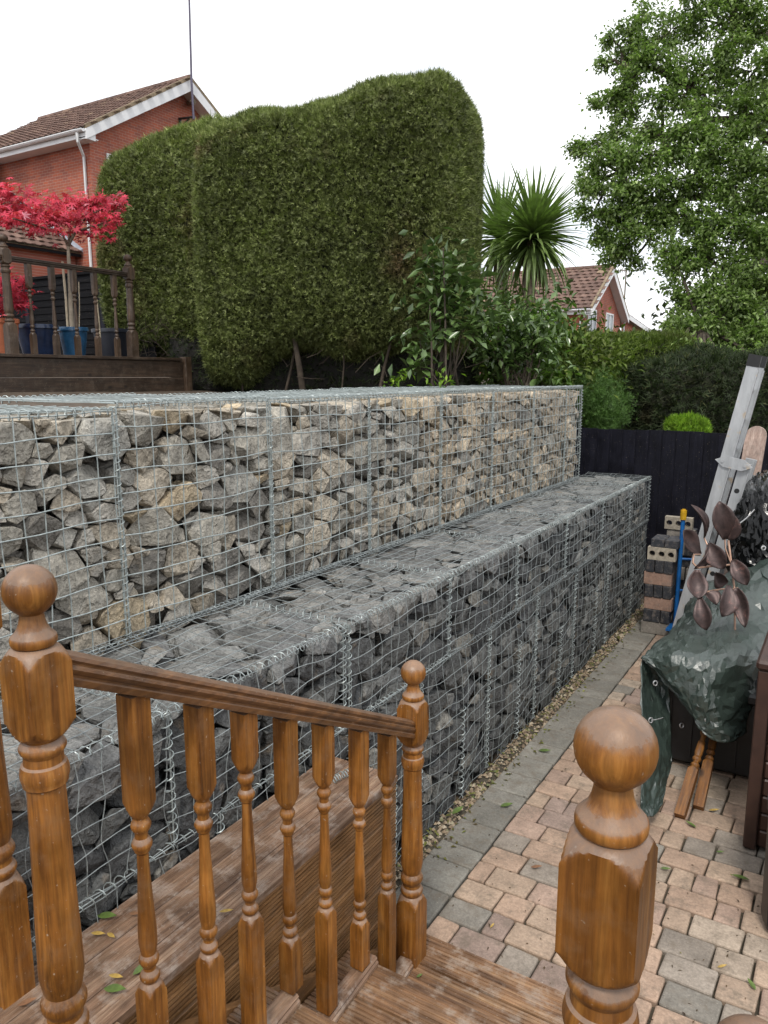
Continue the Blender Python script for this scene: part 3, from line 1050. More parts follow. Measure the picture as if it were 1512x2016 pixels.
# lower tier: a shallow course on top of a one metre course
LS = [0.62, 1.72, 2.84, 3.90, 4.97, 6.05, 7.12, 8.15, 9.05]
lt_labels = [
    'shallow lower basket behind the leftmost newel post, grey stone ledge on top',
    'shallow lower basket seen between the stair balusters, dark stones',
    'shallow lower basket right of the doubled spiral seam',
    'fourth shallow lower basket from the left, large dark slabs at its front',
    'fifth shallow lower basket from the left, under a strip of loose mesh',
    'shallow lower basket in the middle distance, third from the far end',
    'shallow lower basket second from the far end',
    'shallow lower basket at the far end above the brick stack']
lroots = []
for k in range(len(LS) - 1):
    y0, y1 = LS[k], LS[k + 1]
    t = thing('gabion_basket', lt_labels[k], 'gabion', (-2.3, (y0 + y1) / 2, LM), 'shallow course of the lower gabion tier')
    t['tier'] = 'lower'
    lroots.append((t, (lambda c, a=y0, b=y1: a <= c[1] < b and c[2] >= LM)))
    ny = round((y1 - y0) * 11)
    g = 0.03 if k == 1 else 0.012
    wire_panel((LX, y0 + .012, LM + .01), (0, y1 - y0 - g - .012, 0), (0, 0, LT - LM - .012), (1, 0, 0), ny, 6, 140 + k, 0.0019, 0.02, 0.0085, 14, 0.008).build('front_mesh', WIRE_LOW, t, 60)
    wire_panel((LX, y0 + .012, LT), (0, y1 - y0 - g - .012, 0), (UX - LX, 0, 0), (0, 0, 1), ny, 8, 160 + k, 0.0019, -0.004, 0.012, 16, 0.008).build('lid_mesh', WIRE_LOW, t, 60)
    rr = random.Random(k + 30)
    sy = lambda q: 0.012 * math.sin(q * 2.1)
    MB().helix((LX + .008, y0, LT), (LX + .008, y1, LT), 0.02, 0.042, 0.0024, rng=rr).build('lid_spiral', WIRE, t, 60)
    MB().helix((LX + .012, y0, LM), (LX + .012, y1, LM), 0.017, 0.042, 0.0021, rng=rr).tube([(LX + .01, y0, LM), (LX + .016, y1, LM)], 0.0026, 5).build('base_spiral', WIRE if k < 3 else WIRE_DARK, t, 60)
    m = MB()
    m.helix((LX + .008, y0, LM), (LX + .008, y0, LT), 0.0175, 0.040, 0.0024, rng=rr)
    m.tube([(LX + .010, y0 + .004, LM), (LX + .012, y0 + .006, LT)], 0.003, 5)
    if k == 2:
        m.helix((LX + .008, y0 - .045, LM), (LX + .008, y0 - .045, LT), 0.0175, 0.040, 0.0024, rng=rr)
        m.tube([(LX + .010, y0 - .041, LM), (LX + .012, y0 - .043, LT)], 0.003, 5)
    if k == len(LS) - 2:
        m.helix((LX + .004, y1, LM), (LX + .004, y1, LT), 0.0175, 0.040, 0.0024, rng=rr)
    m.build('seam_spiral', WIRE, t, 60)
    MB().helix((LX, y0, LT + .006), (UX, y0, LT + .006), 0.018, 0.042, 0.0022, rng=rr).build('lid_seam_spiral', WIRE, t, 60)
    MB().box(UX, LX - 0.32, y0 + .004, y1 - .004, LM, LT - 0.2).build('core', HEDGE_CORE, t)
lb_labels = [
    'deep bottom basket hidden mostly behind the timber ledge at the left',
    'deep bottom basket behind the middle newel post',
    'deep bottom basket with a straight spiral seam rising from the patio',
    'deep bottom basket third from the middle newel post',
    'deep bottom basket beside the gravel strip in the middle distance',
    'deep bottom basket third from the brick stack',
    'deep bottom basket next but one to the brick stack',
    'deep bottom basket ending behind the brick stack']
BS = [1.0, 1.95, 2.84, 3.55, 4.50, 5.40, 6.35, 7.40, 9.05]
for k in range(len(BS) - 1):
    y0, y1 = BS[k], BS[k + 1]
    t = thing('gabion_basket', lb_labels[k], 'gabion', (-2.3, (y0 + y1) / 2, 0), 'deep bottom course of the lower gabion tier')
    t['tier'] = 'lower'
    lroots.append((t, (lambda c, a=y0, b=y1: a <= c[1] < b and c[2] < LM)))
    ny = round((y1 - y0) * 11)
    wire_panel((LX, y0 + .012, 0.0), (0, y1 - y0 - .024, 0), (0, 0, LM - .012), (1, 0, 0), ny, 11, 240 + k, 0.0019, 0.045, 0.010, 14, 0.010).build('front_mesh', WIRE_LOW, t, 60)
    rr = random.Random(k + 60)
    m = MB()
    m.helix((LX + .012, y0, 0.0), (LX + .012, y0, LM), 0.0175, 0.040, 0.0024, rng=rr)
    m.tube([(LX + .014, y0, 0), (LX + .014, y0 + .004, LM)], 0.003, 5)
    m.build('seam_spiral', WIRE, t, 60)
    if k not in (0, 1):
        ym = (y0 + y1) / 2
        MB().helix((LX + .05, ym, 0.03), (LX + .055, ym, rr.uniform(0.5, 0.97)), 0.0165, 0.040, 0.0022, rng=rr).build('stiffener_spiral', WIRE, t, 60)
    MB().box(UX - 1.0, LX - 0.32, y0 + .004, y1 - .004, 0, LM - .004).build('core', HEDGE_CORE, t)
st = make_stones((LX - 0.75, LX, 0.62, 9.05, LM + .0, LT - 0.005), [(0, 1, LX), (2, 1, LT - 0.005), (1, 1, 9.05)], 0.132, 13, 0.10)
st += make_stones((LX - 0.45, LX + 0.02, 1.0, 9.05, 0.0, LM - 0.004), [(0, 1, LX + 0.02), (1, 1, 9.05)], 0.128, 14, 0.10)
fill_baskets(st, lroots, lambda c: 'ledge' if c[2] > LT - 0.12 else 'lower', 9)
# ------------------------------------------------------------------ timber: turned posts, rails, treads
def turned(profile, hw, n=32, cx=0.0, cy=0.0, z0=0.0, rot=0.0):
    """profile of (z, radius); where the radius passes the square's half width the square shows,
    so chamfers come out as the curved points of a turned post"""
    rings = []
    for z, r in profile:
        ring = []
        for j in range(n):
            a = 2 * math.pi * (j + 0.0) / n + math.pi / 4
            c, s_ = math.cos(a), math.sin(a)
            q = hw / max(abs(c), abs(s_))
            rad = min(q, r)
            x, y = rad * c, rad * s_
            ring.append((cx + x * math.cos(rot) - y * math.sin(rot), cy + x * math.sin(rot) + y * math.cos(rot), z0 + z))
        rings.append(ring)
    return rings


def arc(z0, z1, r0, rm, n=5):
    """a bead: bulges from r0 to rm and back"""
    return [(z0 + (z1 - z0) * k / n, r0 + (rm - r0) * math.sin(math.pi * k / n)) for k in range(n + 1)]


def newel_profile(hw):
    q = hw * 1.5
    p = [(0.0, q), (0.345, q)]
    p[-1] = (0.325, q)
    p += [(0.331, hw * 1.40), (0.340, hw * 1.30), (0.349, hw * 1.20), (0.357, hw * 1.10), (0.364, hw * 1.01), (0.370, hw * 0.92), (0.374, hw * 0.84)]
    p += arc(0.378, 0.408, hw * 0.86, hw * 1.0)
    p += [(0.412, hw * 0.78), (0.424, hw * 0.76)]
    p += arc(0.430, 0.470, hw * 0.84, hw * 1.0)
    p += [(0.476, hw * 0.78), (0.484, hw * 0.84), (0.520, hw * 0.97), (0.60, hw * 0.94), (0.75, hw * 0.86), (0.90, hw * 0.80), (0.950, hw * 0.785)]
    p += [(0.956, hw * 0.92)] + arc(0.960, 0.998, hw * 0.92, hw * 1.0) + [(1.002, hw * 0.82), (1.018, hw * 0.80)]
    p += arc(1.022, 1.046, hw * 0.84, hw * 0.96) + [(1.052, hw * 0.76), (1.056, hw * 0.80), (1.060, hw * 0.96), (1.065, hw * 1.05), (1.070, hw * 1.14), (1.076, hw * 1.22), (1.082, hw * 1.31), (1.088, hw * 1.41), (1.089, q), (1.222, q)]
    p[-1] = (1.209, q)
    p += [(1.211, hw * 1.41), (1.217, hw * 1.33), (1.223, hw * 1.25), (1.229, hw * 1.17), (1.234, hw * 1.09), (1.238, hw * 1.02), (1.241, hw * 0.95), (1.244, hw * 0.88), (1.246, hw * 0.80)]
    return p


def finial_profile(hw):
    p = [(1.2465, hw * 0.72), (1.2475, hw * 0.86), (1.252, hw * 0.915), (1.259, hw * 0.925), (1.265, hw * 0.90), (1.2685, hw * 0.84), (1.274, hw * 0.72), (1.282, hw * 0.61), (1.292, hw * 0.53), (1.302, hw * 0.49), (1.310, hw * 0.475)]
    br = 0.0505
    zc = 1.357
    for k in range(1, 14):
        a = -math.pi / 2 + 0.48 + (math.pi - 0.48) * k / 13
        p.append((zc + br * math.sin(a), max(0.0006, br * math.cos(a))))
    return p


def newel(parent, x, y, z, hw=0.0475, mat=None, name='newel_post', zscale=1.0):
    mat = mat or WOOD_Z
    o = MB().loft(turned([(a * zscale, r) for a, r in newel_profile(hw)], hw, 64, x, y, z)).build(name, mat, parent, 26)
    MB().loft(turned([(a * zscale + 0.0005, r) for a, r in finial_profile(hw)], hw * 9, 40, x, y, z)).build('ball_finial', mat, o, 32)
    return o


def baluster_profile(zb, zt, ls, us, hw):
    """zb..zt whole length; ls top of lower square, us bottom of upper square"""
    q = hw * 1.5
    p = [(zb, q), (ls - 0.022, q), (ls - 0.017, hw * 1.38), (ls - 0.011, hw * 1.27), (ls - 0.004, hw * 1.14), (ls + 0.003, hw * 1.0), (ls + 0.010, hw * 0.80)]
    p += arc(ls + 0.012, ls + 0.040, hw * 0.66, hw * 0.93)
    p += [(ls + 0.044, hw * 0.56), (ls + 0.052, hw * 0.56)]
    p += arc(ls + 0.056, ls + 0.088, hw * 0.68, hw * 0.92)
    p += [(ls + 0.092, hw * 0.70), (ls + 0.115, hw * 0.84), (ls + 0.15, hw * 0.84), (ls + 0.20, hw * 0.74), (us - 0.16, hw * 0.54), (us - 0.115, hw * 0.52), (us - 0.108, hw * 0.70)]
    p += arc(us - 0.104, us - 0.078, hw * 0.72, hw * 0.92)
    p += [(us - 0.074, hw * 0.58), (us - 0.062, hw * 0.58)]
    p += arc(us - 0.058, us - 0.026, hw * 0.64, hw * 0.90)
    p += [(us - 0.022, hw * 0.62), (us - 0.014, hw * 0.84), (us - 0.006, hw * 1.0), (us + 0.002, hw * 1.16), (us + 0.010, hw * 1.30), (us + 0.018, q), (zt, q)]
    return p


def baluster(parent, x, y, zb, zt, ls, us, hw=0.0265, mat=None):
    return MB().loft(turned(baluster_profile(zb, zt, ls, us, hw), hw, 40, x, y, 0)).build('baluster', mat or WOOD_Z, parent, 26)


RAIL = [(-0.034, 0.0), (0.034, 0.0), (0.036, 0.008), (0.036, 0.016), (0.031, 0.020), (0.031, 0.025), (0.037, 0.030), (0.040, 0.037), (0.038, 0.044), (0.033, 0.047), (0.033, 0.051), (0.037, 0.057), (0.034, 0.066), (0.024, 0.073), (0.0, 0.076)]
RAIL = RAIL + [(-x, z) for x, z in reversed(RAIL[2:-1])]


def sweep(section, p0, p1, side):
    """section (s, z) moved from p0 to p1; side is the horizontal unit vector of s"""
    p0, p1, side = Vector(p0), Vector(p1), Vector(side)
    return [[tuple(p + side * a + Vector((0, 0, c))) for a, c in section] for p in (p0, p1)]


def board_section(w, h, n, depth, ch=0.003):
    """ribbed decking: n grooves across the top"""
    pts = [(-w / 2, -h), (w / 2, -h), (w / 2, -ch), (w / 2 - ch, 0)]
    step = (w - 2 * ch) / n
    for k in range(n):
        a = w / 2 - ch - step * k
        pts += [(a - step * 0.55, 0), (a - step * 0.65, -depth), (a - step * 0.90, -depth)]
        if k < n - 1:
            pts.append((a - step, 0))
    pts += [(-w / 2 + ch * 0.5, 0), (-w / 2, -ch)]
    return pts


# --- the stair with its left balustrade
A = (-1.33, 0.857)
B = (-1.41, 2.525)


def online(y):
    return A[0] + (B[0] - A[0]) * (y - A[1]) / (B[1] - A[1])


bal = thing('stair_balustrade', 'orange-stained turned balustrade descending beside the steps, with ball-topped end posts', 'balustrade', (online(1.7), 1.7, 0.5))
o = newel(bal, A[0], A[1], 0.885)
o['label'] = 'upper end post with a ball, left of the photo'
o = newel(bal, B[0], B[1], 0.125)
o['label'] = 'lower end post with a ball, standing by the patio'
p0 = Vector((online(0.905), 0.905, 2.035))
p1 = Vector((online(2.478), 2.478, 1.228))
dd = (p1 - p0).normalized()
side = Vector((dd.y, -dd.x, 0)).normalized()
MB().loft(sweep(RAIL, p0, p1, side)).build('handrail', WOOD_Y, bal, 30)
rail_z = lambda y: p0.z + (p1.z - p0.z) * (y - p0.y) / (p1.y - p0.y)
TREAD = [(2.690, 0.19), (2.185, 0.433), (1.675, 0.677), (1.165, 0.92)]     # far edge, top
for y, us, ls, zb in ((1.095, 1.655, 1.185, 0.955), (1.303, 1.590, 1.112, 0.725), (1.478, 1.585, 1.108, 0.725), (1.667, 1.375, 0.900, 0.725), (1.870, 1.340, 0.866, 0.480), (2.096, 1.150, 0.664, 0.480), (2.306, 1.129, 0.650, 0.236)):
    baluster(bal, online(y), y, zb, rail_z(y) + 0.004, ls, us)
BR = [(-0.036, 0), (0.036, 0), (0.036, 0.014), (0.029, 0.020), (0.031, 0.028), (0.024, 0.036), (-0.024, 0.036), (-0.031, 0.028), (-0.029, 0.020), (-0.036, 0.014)]
for k, (ye, zt) in enumerate(TREAD):
    ya = TREAD[k + 1][0] + 0.004 if k < 3 else 0.91
    yb = ye - 0.012 if k else 2.474
    q0, q1 = Vector((online(ya), ya, zt + 0.001)), Vector((online(yb), yb, zt + 0.001))
    MB().loft(sweep(BR, q0, q1, side)).build('base_rail', DECK_Y, bal, 30)

stair = thing('timber_steps', 'worn ribbed decking steps going down to the block patio', 'steps', (-0.75, 1.9, 0))
SX0, SX1 = -1.50, 0.02
for k, (ye, zt) in enumerate(TREAD[:3]):
    yn = TREAD[k + 1][0]
    w = (ye - yn + 0.02) / 3
    for j in range(4 if k == 0 else 3):
        yc = ye - w * (j + 0.5)
        rings = [[(x, yc + a, zt + c) for a, c in board_section(w - 0.008, 0.028, 8, 0.0035)] for x in (SX0 + 0.02 * (j % 2) * 0.2, SX1)]
        MB().loft(rings).build('tread_board', DECK_X, stair, 30)
    # riser board below each nosing
    MB().box(SX0, SX1, ye - 0.045, ye - 0.022, zt - 0.19 if k == 0 else zt - 0.215, zt - 0.032).build('riser', SIDE_Y, stair)
for sx in (SX0 - 0.03, SX1 + 0.002):
    m = MB()
    pr = [(1.13, 0.0), (2.64, 0.0), (2.64, 0.15), (2.14, 0.39), (1.63, 0.64), (1.13, 0.88)]
    m.loft([[(x, y, z) for y, z in pr] for x in (sx, sx + 0.028)])
    m.build('string_board', SIDE_Y, stair)

deck = thing('timber_deck', 'weathered brown ledge and landing of ribbed boards between the steps and the gabions', 'decking', (-1.75, 1.6, 0))
ZL = 0.92
for j in range(3):
    w = 0.123
    xc = -1.57 - w * (j + 0.5) + 0.004
    yend = 2.675 - 0.004 * j
    rings = [[(xc + a, y, ZL + c) for a, c in board_section(w - 0.005, 0.028, 7, 0.0028)] for y in (0.2, yend)]
    MB().loft([list(reversed(r)) for r in rings]).build('ledge_board', DECK_Y, deck, 30)
for j in range(3):
    w = 0.145
    yc = 1.160 - w * (j + 0.5)
    rings = [[(x, yc + a, ZL + c) for a, c in board_section(w - 0.006, 0.028, 8, 0.003)] for x in (-1.56, SX1 + .4)]
    MB().loft(rings).build('landing_board', DECK_X, deck, 30)
for j in range(6):                       # ribbed boards cladding the side of the ledge
    h = 0.146
    zc = ZL - 0.030 - h * (j + 0.5)
    rings = [[(-1.572 + c, y, zc + a) for a, c in board_section(h - 0.004, 0.026, 8, 0.010)] for y in (0.9, 2.668)]
    MB().loft(rings).build('side_board', SIDE_Y, deck, 30)
for j in range(6):
    h = 0.146
    zc = ZL - 0.030 - h * (j + 0.5)
    rings = [[(x, 2.652 + c, zc + a) for a, c in board_section(h - 0.004, 0.02, 9, 0.005)] for x in (-1.930, -1.576)]
    MB().loft([list(reversed(r)) for r in rings]).build('end_board', SIDE_Y, deck, 30)
MB().box(-1.63, -1.60, 0.85, 2.60, 0.0, 0.88).build('joist', SIDE_Y, deck)

corner = thing('corner_post', 'turned timber post cut off by the left edge, in front of the lower gabions', 'post', (-1.84, 1.06, 0.92))
newel(corner, -1.905, 1.065, 0.915)
right = thing('newel_post', 'large ball-topped turned post close to the camera at the right of the steps', 'post', (-0.205, 0.885, 0.85))
newel(right, -0.212, 0.889, 0.845, 0.0490)
low = thing('newel_post', 'post whose ball just shows at the bottom right corner', 'post', (-0.03, 0.88, 0.45))
q = at(1482, 2096, 0.92)
newel(low, q[0], q[1], q[2] - 1.356)

# a lost length of lacing spiral on the ledge
q = at_z(652, 1535, ZL + 0.02)
m = MB()
m.helix((q[0], q[1], ZL + .018), (q[0] + .04, q[1] + .13, ZL + .02), 0.016, 0.016, 0.0022, wob=0.8)
tag(m.build('wire_spiral', WIRE, None, 60), 'short loose coil of galvanised wire lying on the timber ledge', 'wire coil')


# ------------------------------------------------------------------ fallen leaves
def leaf_blade(L, W, curl, n=6, tipr=0.0, lobes=False):
    """pointed blade along +X, two halves folded on the midrib; local mesh data"""
    vs, fs = [], []
    for i in range(n + 1):
        t = i / n
        w = W * 0.5 * math.sin(math.pi * min(1, t ** 0.8 * 1.0)) if not lobes else W * 0.5 * math.sin(math.pi * t ** 0.55)
        if i == 0:
            w = W * 0.04
        if i == n:
            w = W * tipr
        z = curl * L * (t * t)
        vs += [(L * t, -w, z + abs(w) * 0.3), (L * t, 0, z), (L * t, w, z + abs(w) * 0.3)]
    for i in range(n):
        a = i * 3
        fs += [(a, a + 3, a + 4, a + 1), (a + 1, a + 4, a + 5, a + 2)]
    return vs, fs


def leaf_data(name, mat, *a, **k):
    vs, fs = leaf_blade(*a, **k)
    me = bpy.data.meshes.new(name)
    me.from_pydata(vs, [], fs)
    me.update()
    me.materials.append(mat)
    me.shade_smooth()
    return me


LD = {'g': leaf_data('fallen_leaf', FALLEN_GREEN, 0.075, 0.030, 0.10), 'y': leaf_data('fallen_leaf', FALLEN_YELLOW, 0.075, 0.022, 0.12), 'b': leaf_data('fallen_leaf', FALLEN_BROWN, 0.06, 0.022, 0.2)}
fl = [(205, 1952, ZL, 'g', 20, 'green leaf of a twig on the ledge beside the first baluster', 1.2), (262, 1925, ZL, 'g', 80, 'green leaf on the ledge touching the first baluster', 1.0),
      (215, 1925, ZL, 'y', 10, 'narrow orange leaf on the ledge right of the left newel', 0.9), (180, 1842, ZL, 'y', 15, 'yellow leaf by the gabion foot at the left of the ledge', 0.9), (160, 1850, ZL, 'g', 200, 'drooping green leaf at the back of the ledge behind the left newel', 1.1),
      (192, 1808, ZL, 'g', 20, 'green leaf growing through the mesh behind the ledge', 1.2), (255, 1803, ZL, 'b', 10, 'small reddish leaf on the back ledge board', 0.9), (212, 1842, ZL, 'y', -10, 'yellow stalk-like leaf on the ledge behind the first baluster', 0.8),
      (35, 1985, ZL, 'b', 45, 'curled brown leaf on the landing in the bottom left corner', 1.1), (432, 1800, ZL, 'y', 30, 'tan leaf near the edge of the ledge by the second baluster', 0.8),
      (820, 1928, 0.19, 'g', 60, 'tiny green leaf on the bottom tread', 0.5), (1370, 1632, 0, 'g', 160, 'green leaf on the pavers below the propped spindles', 1.2), (1410, 1680, 0, 'g', 20, 'small green leaf on the pavers left of the brown plank box', 0.7),
      (1487, 1953, 0, 'g', 130, 'green leaf on the pavers near the bottom right corner', 1.0), (1300, 1712, 0, 'g', 10, 'thin green leaf beside the near right post', 0.9), (1412, 1908, 0, 'y', 40, 'yellowish leaf on the pavers right of the near post', 0.8),
      (1475, 1735, 0, 'g', 200, 'curled green sprig on the pavers in front of the brown plank box', 1.6), (985, 1590, 0, 'g', 40, 'green leaf at the edge of the paving beside the kerb blocks', 1.4), (890, 1605, 0, 'g', 70, 'bright green leaf at the foot of the gabion near the middle newel', 1.6),
      (1045, 1710, 0, 'b', 20, 'reddish brown stalk on the pavers between the posts', 1.3), (965, 1830, 0, 'y', 80, 'tiny yellow leaf on a grey paver', 0.6), (1060, 1480, 0, 'g', 15, 'green leaf on the kerb blocks in the middle distance', 1.5), (1290, 1555, 0, 'g', 75, 'bright green strip of leaf by the tarpaulin foot', 1.8),
      (1395, 1598, 0, 'y', 25, 'yellow leaf behind the propped spindles', 1.1)]
for px, py, z, c, rz, lab, sc in fl:
    q = at_z(px, py, z)
    o = bpy.data.objects.new('fallen_leaf', LD[c])
    COL.objects.link(o)
    o.location = (q[0], q[1], z + 0.010)
    o.rotation_euler = (R(6), R(-4), R(rz))
    o.scale = (sc * .8, sc * .8, sc * .8)
    tag(o, lab, 'leaf', 'fallen leaves')

# ------------------------------------------------------------------ black boarded fence at the back
fence = thing('board_fence', 'black painted fence of upright overlapping boards behind the far end of the gabions', 'fence', (-1.0, FENCE_Y, 0))
x = -4.2
k = 0
rf = random.Random(3)
while x < 2.6:
    w = 0.152
    m = MB()
    y0 = FENCE_Y + rf.uniform(-.003, .003)
    zt = 2.02 + rf.uniform(-.006, .006) - 0.012 * x * 0
    m.loft([[(x, y0 + 0.012, z), (x + w + 0.022, y0 - 0.010, z), (x + w + 0.022, y0 + 0.008, z), (x, y0 + 0.020, z)] for z in (0.02, zt)])
    m.build('fence_board', BLACKFENCE, fence)
    x += w
    k += 1
MB().box(-4.2, 2.6, FENCE_Y + .025, FENCE_Y + .07, 0.35, 0.45).build('arris_rail', BLACKFENCE, fence)
MB().box(-4.2, 2.6, FENCE_Y + .025, FENCE_Y + .07, 1.65, 1.75).build('arris_rail', BLACKFENCE, fence)
# side fence along the right edge of the garden
sf = thing('board_fence', 'black fence running back along the right edge behind the black bags', 'fence', (-0.2, 8.0, 0))
y = 6.6
while y < FENCE_Y - .05:
    MB().loft([[(-0.12, y, z), (-0.14, y + .16, z), (-0.12, y + .16, z), (-0.10, y, z)] for z in (0.02, 1.93)]).build('fence_board', BLACKFENCE, sf)
    y += 0.14

# ------------------------------------------------------------------ stacked bricks
BL, BT, BH = 0.275, 0.083, 0.131
S_DARK, S_PINK, S_PALE, S_GREY = (0.035, 0.038, 0.045, 1), (0.36, 0.23, 0.175, 1), (0.36, 0.32, 0.255, 1), (0.22, 0.20, 0.175, 1)
rb = random.Random(21)


def brick_mesh(holes):
    m = MB()
    if not holes:
        m.box(-BL / 2, BL / 2, -BT / 2, BT / 2, 0, BH, 0.005)
    else:                                     # bed face turned to the camera, three round holes through it
        nseg = 12
        hr = 0.030
        for sy, inv in ((-BT / 2, False), (BT / 2, True)):
            for c in range(3):
                cx = (c - 1) * BL / 3
                x0, x1 = cx - BL / 6, cx + BL / 6
                outer, inner = [], []
                for j in range(nseg):
                    a = 2 * math.pi * (j + .5) / nseg
                    ca, sa = math.cos(a), math.sin(a)
                    q = min((BL / 6) / max(abs(ca), 1e-6), (BH / 2) / max(abs(sa), 1e-6))
                    outer.append((cx + q * ca, sy, BH / 2 + q * sa))
                    inner.append((cx + hr * ca, sy, BH / 2 + hr * sa))
                fs = []
                for j in range(nseg):
                    f = (j, (j + 1) % nseg, nseg + (j + 1) % nseg, nseg + j)
                    fs.append(f if not inv else tuple(reversed(f)))
                m.add(outer + inner, fs)
                for X, Z in ((x0, 0), (x1, 0), (x0, BH), (x1, BH)):      # corner slivers
                    near = sorted(outer, key=lambda p: (p[0] - X) ** 2 + (p[2] - Z) ** 2)[:2]
                    m.add([near[0], near[1], (X, sy, Z)], [(0, 1, 2)])
        for c in range(3):
            cx = (c - 1) * BL / 3
            m.tube([(cx, -BT / 2, BH / 2), (cx, BT / 2, BH / 2)], hr, nseg, False)
        for (xa, za, xb, zb) in ((-BL / 2, 0, BL / 2, 0), (BL / 2, 0, BL / 2, BH), (BL / 2, BH, -BL / 2, BH), (-BL / 2, BH, -BL / 2, 0)):
            m.add([(xa, -BT / 2, za), (xb, -BT / 2, zb), (xb, BT / 2, zb), (xa, BT / 2, za)], [(0, 1, 2, 3)])
    me = bpy.data.meshes.new('brick')
    me.from_pydata(m.v, [], m.f)
    me.update()
    me.materials.append(BRICKP)
    return me


BM0, BM1 = brick_mesh(False), brick_mesh(True)
ORD = ['bottom', 'second', 'third', 'fourth', 'fifth', 'sixth', 'seventh']
OR8 = ORD + ['topmost full']


def put_brick(x, y, z, rz, colour, label, holes=False, flat=False):
    o = bpy.data.objects.new('brick', BM1 if holes else BM0)
    COL.objects.link(o)
    o.location = (x, y, z)
    o.rotation_euler = (R(90) if flat else 0, 0, rz + rb.uniform(-.03, .03))
    f = rb.uniform(0.85, 1.15)
    o.color = (colour[0] * f, colour[1] * f, colour[2] * f, 1)
    tag(o, label, 'brick', 'loose bricks stacked by the fence')


sx, sy = -1.56, 8.07
for c in range(7):
    z = 0.004 + c * (BH + 0.001)
    jx = rb.uniform(-.014, .014)
    if c % 2 == 1:                     # three ends towards the camera
        for j in range(3):
            put_brick(sx + jx + (j - 1) * (BT + .004), sy, z, R(90), S_DARK, f'dark brick end on, {("left", "middle", "right")[j]} of three in the {ORD[c]} layer of the front stack')
    else:
        front = {0: S_GREY, 2: S_PINK, 4: S_PINK, 6: S_PALE}[c]
        for j in range(3):
            lab = {0: {0: 'grey worn brick at the bottom front of the stack', 2: 'pinkish brick facing the path in the third layer of the stack', 4: 'pinkish brick facing the path in the fifth layer of the stack', 6: 'pale brick with three round holes facing the path, seventh layer of the front stack'}[c]}.get(j, f'{("", "middle", "rear")[j]} brick of the {ORD[c]} layer, seen at the side of the front stack')
            put_brick(sx + jx, sy + (j - 1) * (BT + .004), z, 0, front if j == 0 else S_DARK, lab, holes=(c == 6 and j == 0))
z = 0.004 + 7 * (BH + .001)
for j in range(2):
    put_brick(sx - .03 + (j - .5) * 0.138, sy + .02, z + BT / 2, R(90), S_DARK, f'{("left", "right")[j]} of two dark bricks laid flat on top of the front stack', flat=True)
# second stack behind
sx2, sy2 = -1.44, 8.42
for c in range(8):
    z = 0.004 + c * (BH + 0.001)
    for j in range(2):
        jx = rb.uniform(-.02, .02)
        if c % 2 == 0:
            put_brick(sx2 + (j - .5) * (BT + .004) + .06 + jx, sy2, z, R(90), S_DARK if rb.random() < .6 else S_GREY, f'{("left", "right")[j]} brick end on in the {OR8[c]} layer of the rear brick stack')
        else:
            put_brick(sx2 + jx, sy2 + (j - .5) * (BT + .004), z, 0, S_DARK if rb.random() < .6 else S_GREY, f'{("front", "back")[j]} brick lying across the {OR8[c]} layer of the rear brick stack')
put_brick(sx2 - .03, sy2 - .06, 0.004 + 8 * (BH + .001), 0, S_PALE, 'pale three-holed brick highest of all, on the rear stack against the fence', holes=True)

# ------------------------------------------------------------------ blue hand truck
ht = thing('hand_truck', 'blue tubular sack truck with yellow grips leaning beside the brick stack', 'hand truck', (-1.22, 7.9, 0))
tA, tB = at(1345, 1022, 7.75), at(1330, 1215, 7.9)
bv = Vector(tB)
tv = Vector(tA)
d = (tv - bv)
for dx, dy in ((0, 0), (0.36, 0.12)):
    o_ = Vector((dx, dy, 0))
    tu = MB().tube([bv + o_ - d * 0.10, bv + o_, bv + o_ + d * 0.5, tv + o_], 0.021, 10).build('upright_tube', BLUE, ht, 40)
    MB().tube([tv + o_ - d * 0.005, tv + o_ + d * 0.09], 0.031, 10).tube([tv + o_ + d * 0.09, tv + o_ + d * 0.10], 0.018, 8).build('grip', YELLOW, tu, 40)
for f in (0.28, 0.60):
    MB().tube([bv + d * f, bv + d * f + Vector((0.36, 0.12, 0))], 0.012, 8).build('cross_bar', BLUE, ht, 40)
MB().box(-0.05, 0.45, -0.22, 0.02, -0.008, 0.012, 0, Matrix.Translation(bv - d * 0.08)).build('toe_plate', BLUE, ht)
for dx in (-0.06, 0.42):
    c = bv + Vector((dx, 0.10, 0))
    c.z = 0.115
    w = MB().tube([c + Vector((-.03, 0, 0)), c + Vector((-.022, 0, 0)), c + Vector((.022, 0, 0)), c + Vector((.03, 0, 0))], [0.095, 0.113, 0.113, 0.095], 20).build('wheel', BLACKPL, ht, 40)
    MB().tube([c + Vector((-.034, 0, 0)), c + Vector((.034, 0, 0))], 0.05, 14).build('hub', BLUE, w, 40)

# ------------------------------------------------------------------ aluminium ladder
lad = thing('ladder', 'scuffed aluminium two-section ladder leaning to the right with a black end cap', 'ladder', (-1.24, 7.0, 0))


def bar(p, q, wx, wy, name, mat, parent, xdir=(1, 0, 0)):
    """rectangular bar from p to q; wx across, wy along world Y"""
    p, q = Vector(p), Vector(q)
    d = (q - p).normalized()
    y = Vector((0, 1, 0))
    x = y.cross(d).normalized()
    m = MB()
    rings = []
    for c in (p, q):
        rings.append([tuple(c + x * sx * wx / 2 + y * sy * wy / 2) for sx, sy in ((-1, -1), (1, -1), (1, 1), (-1, 1))])
    m.loft([list(reversed(r)) for r in rings])
    return m.build(name, mat, parent)


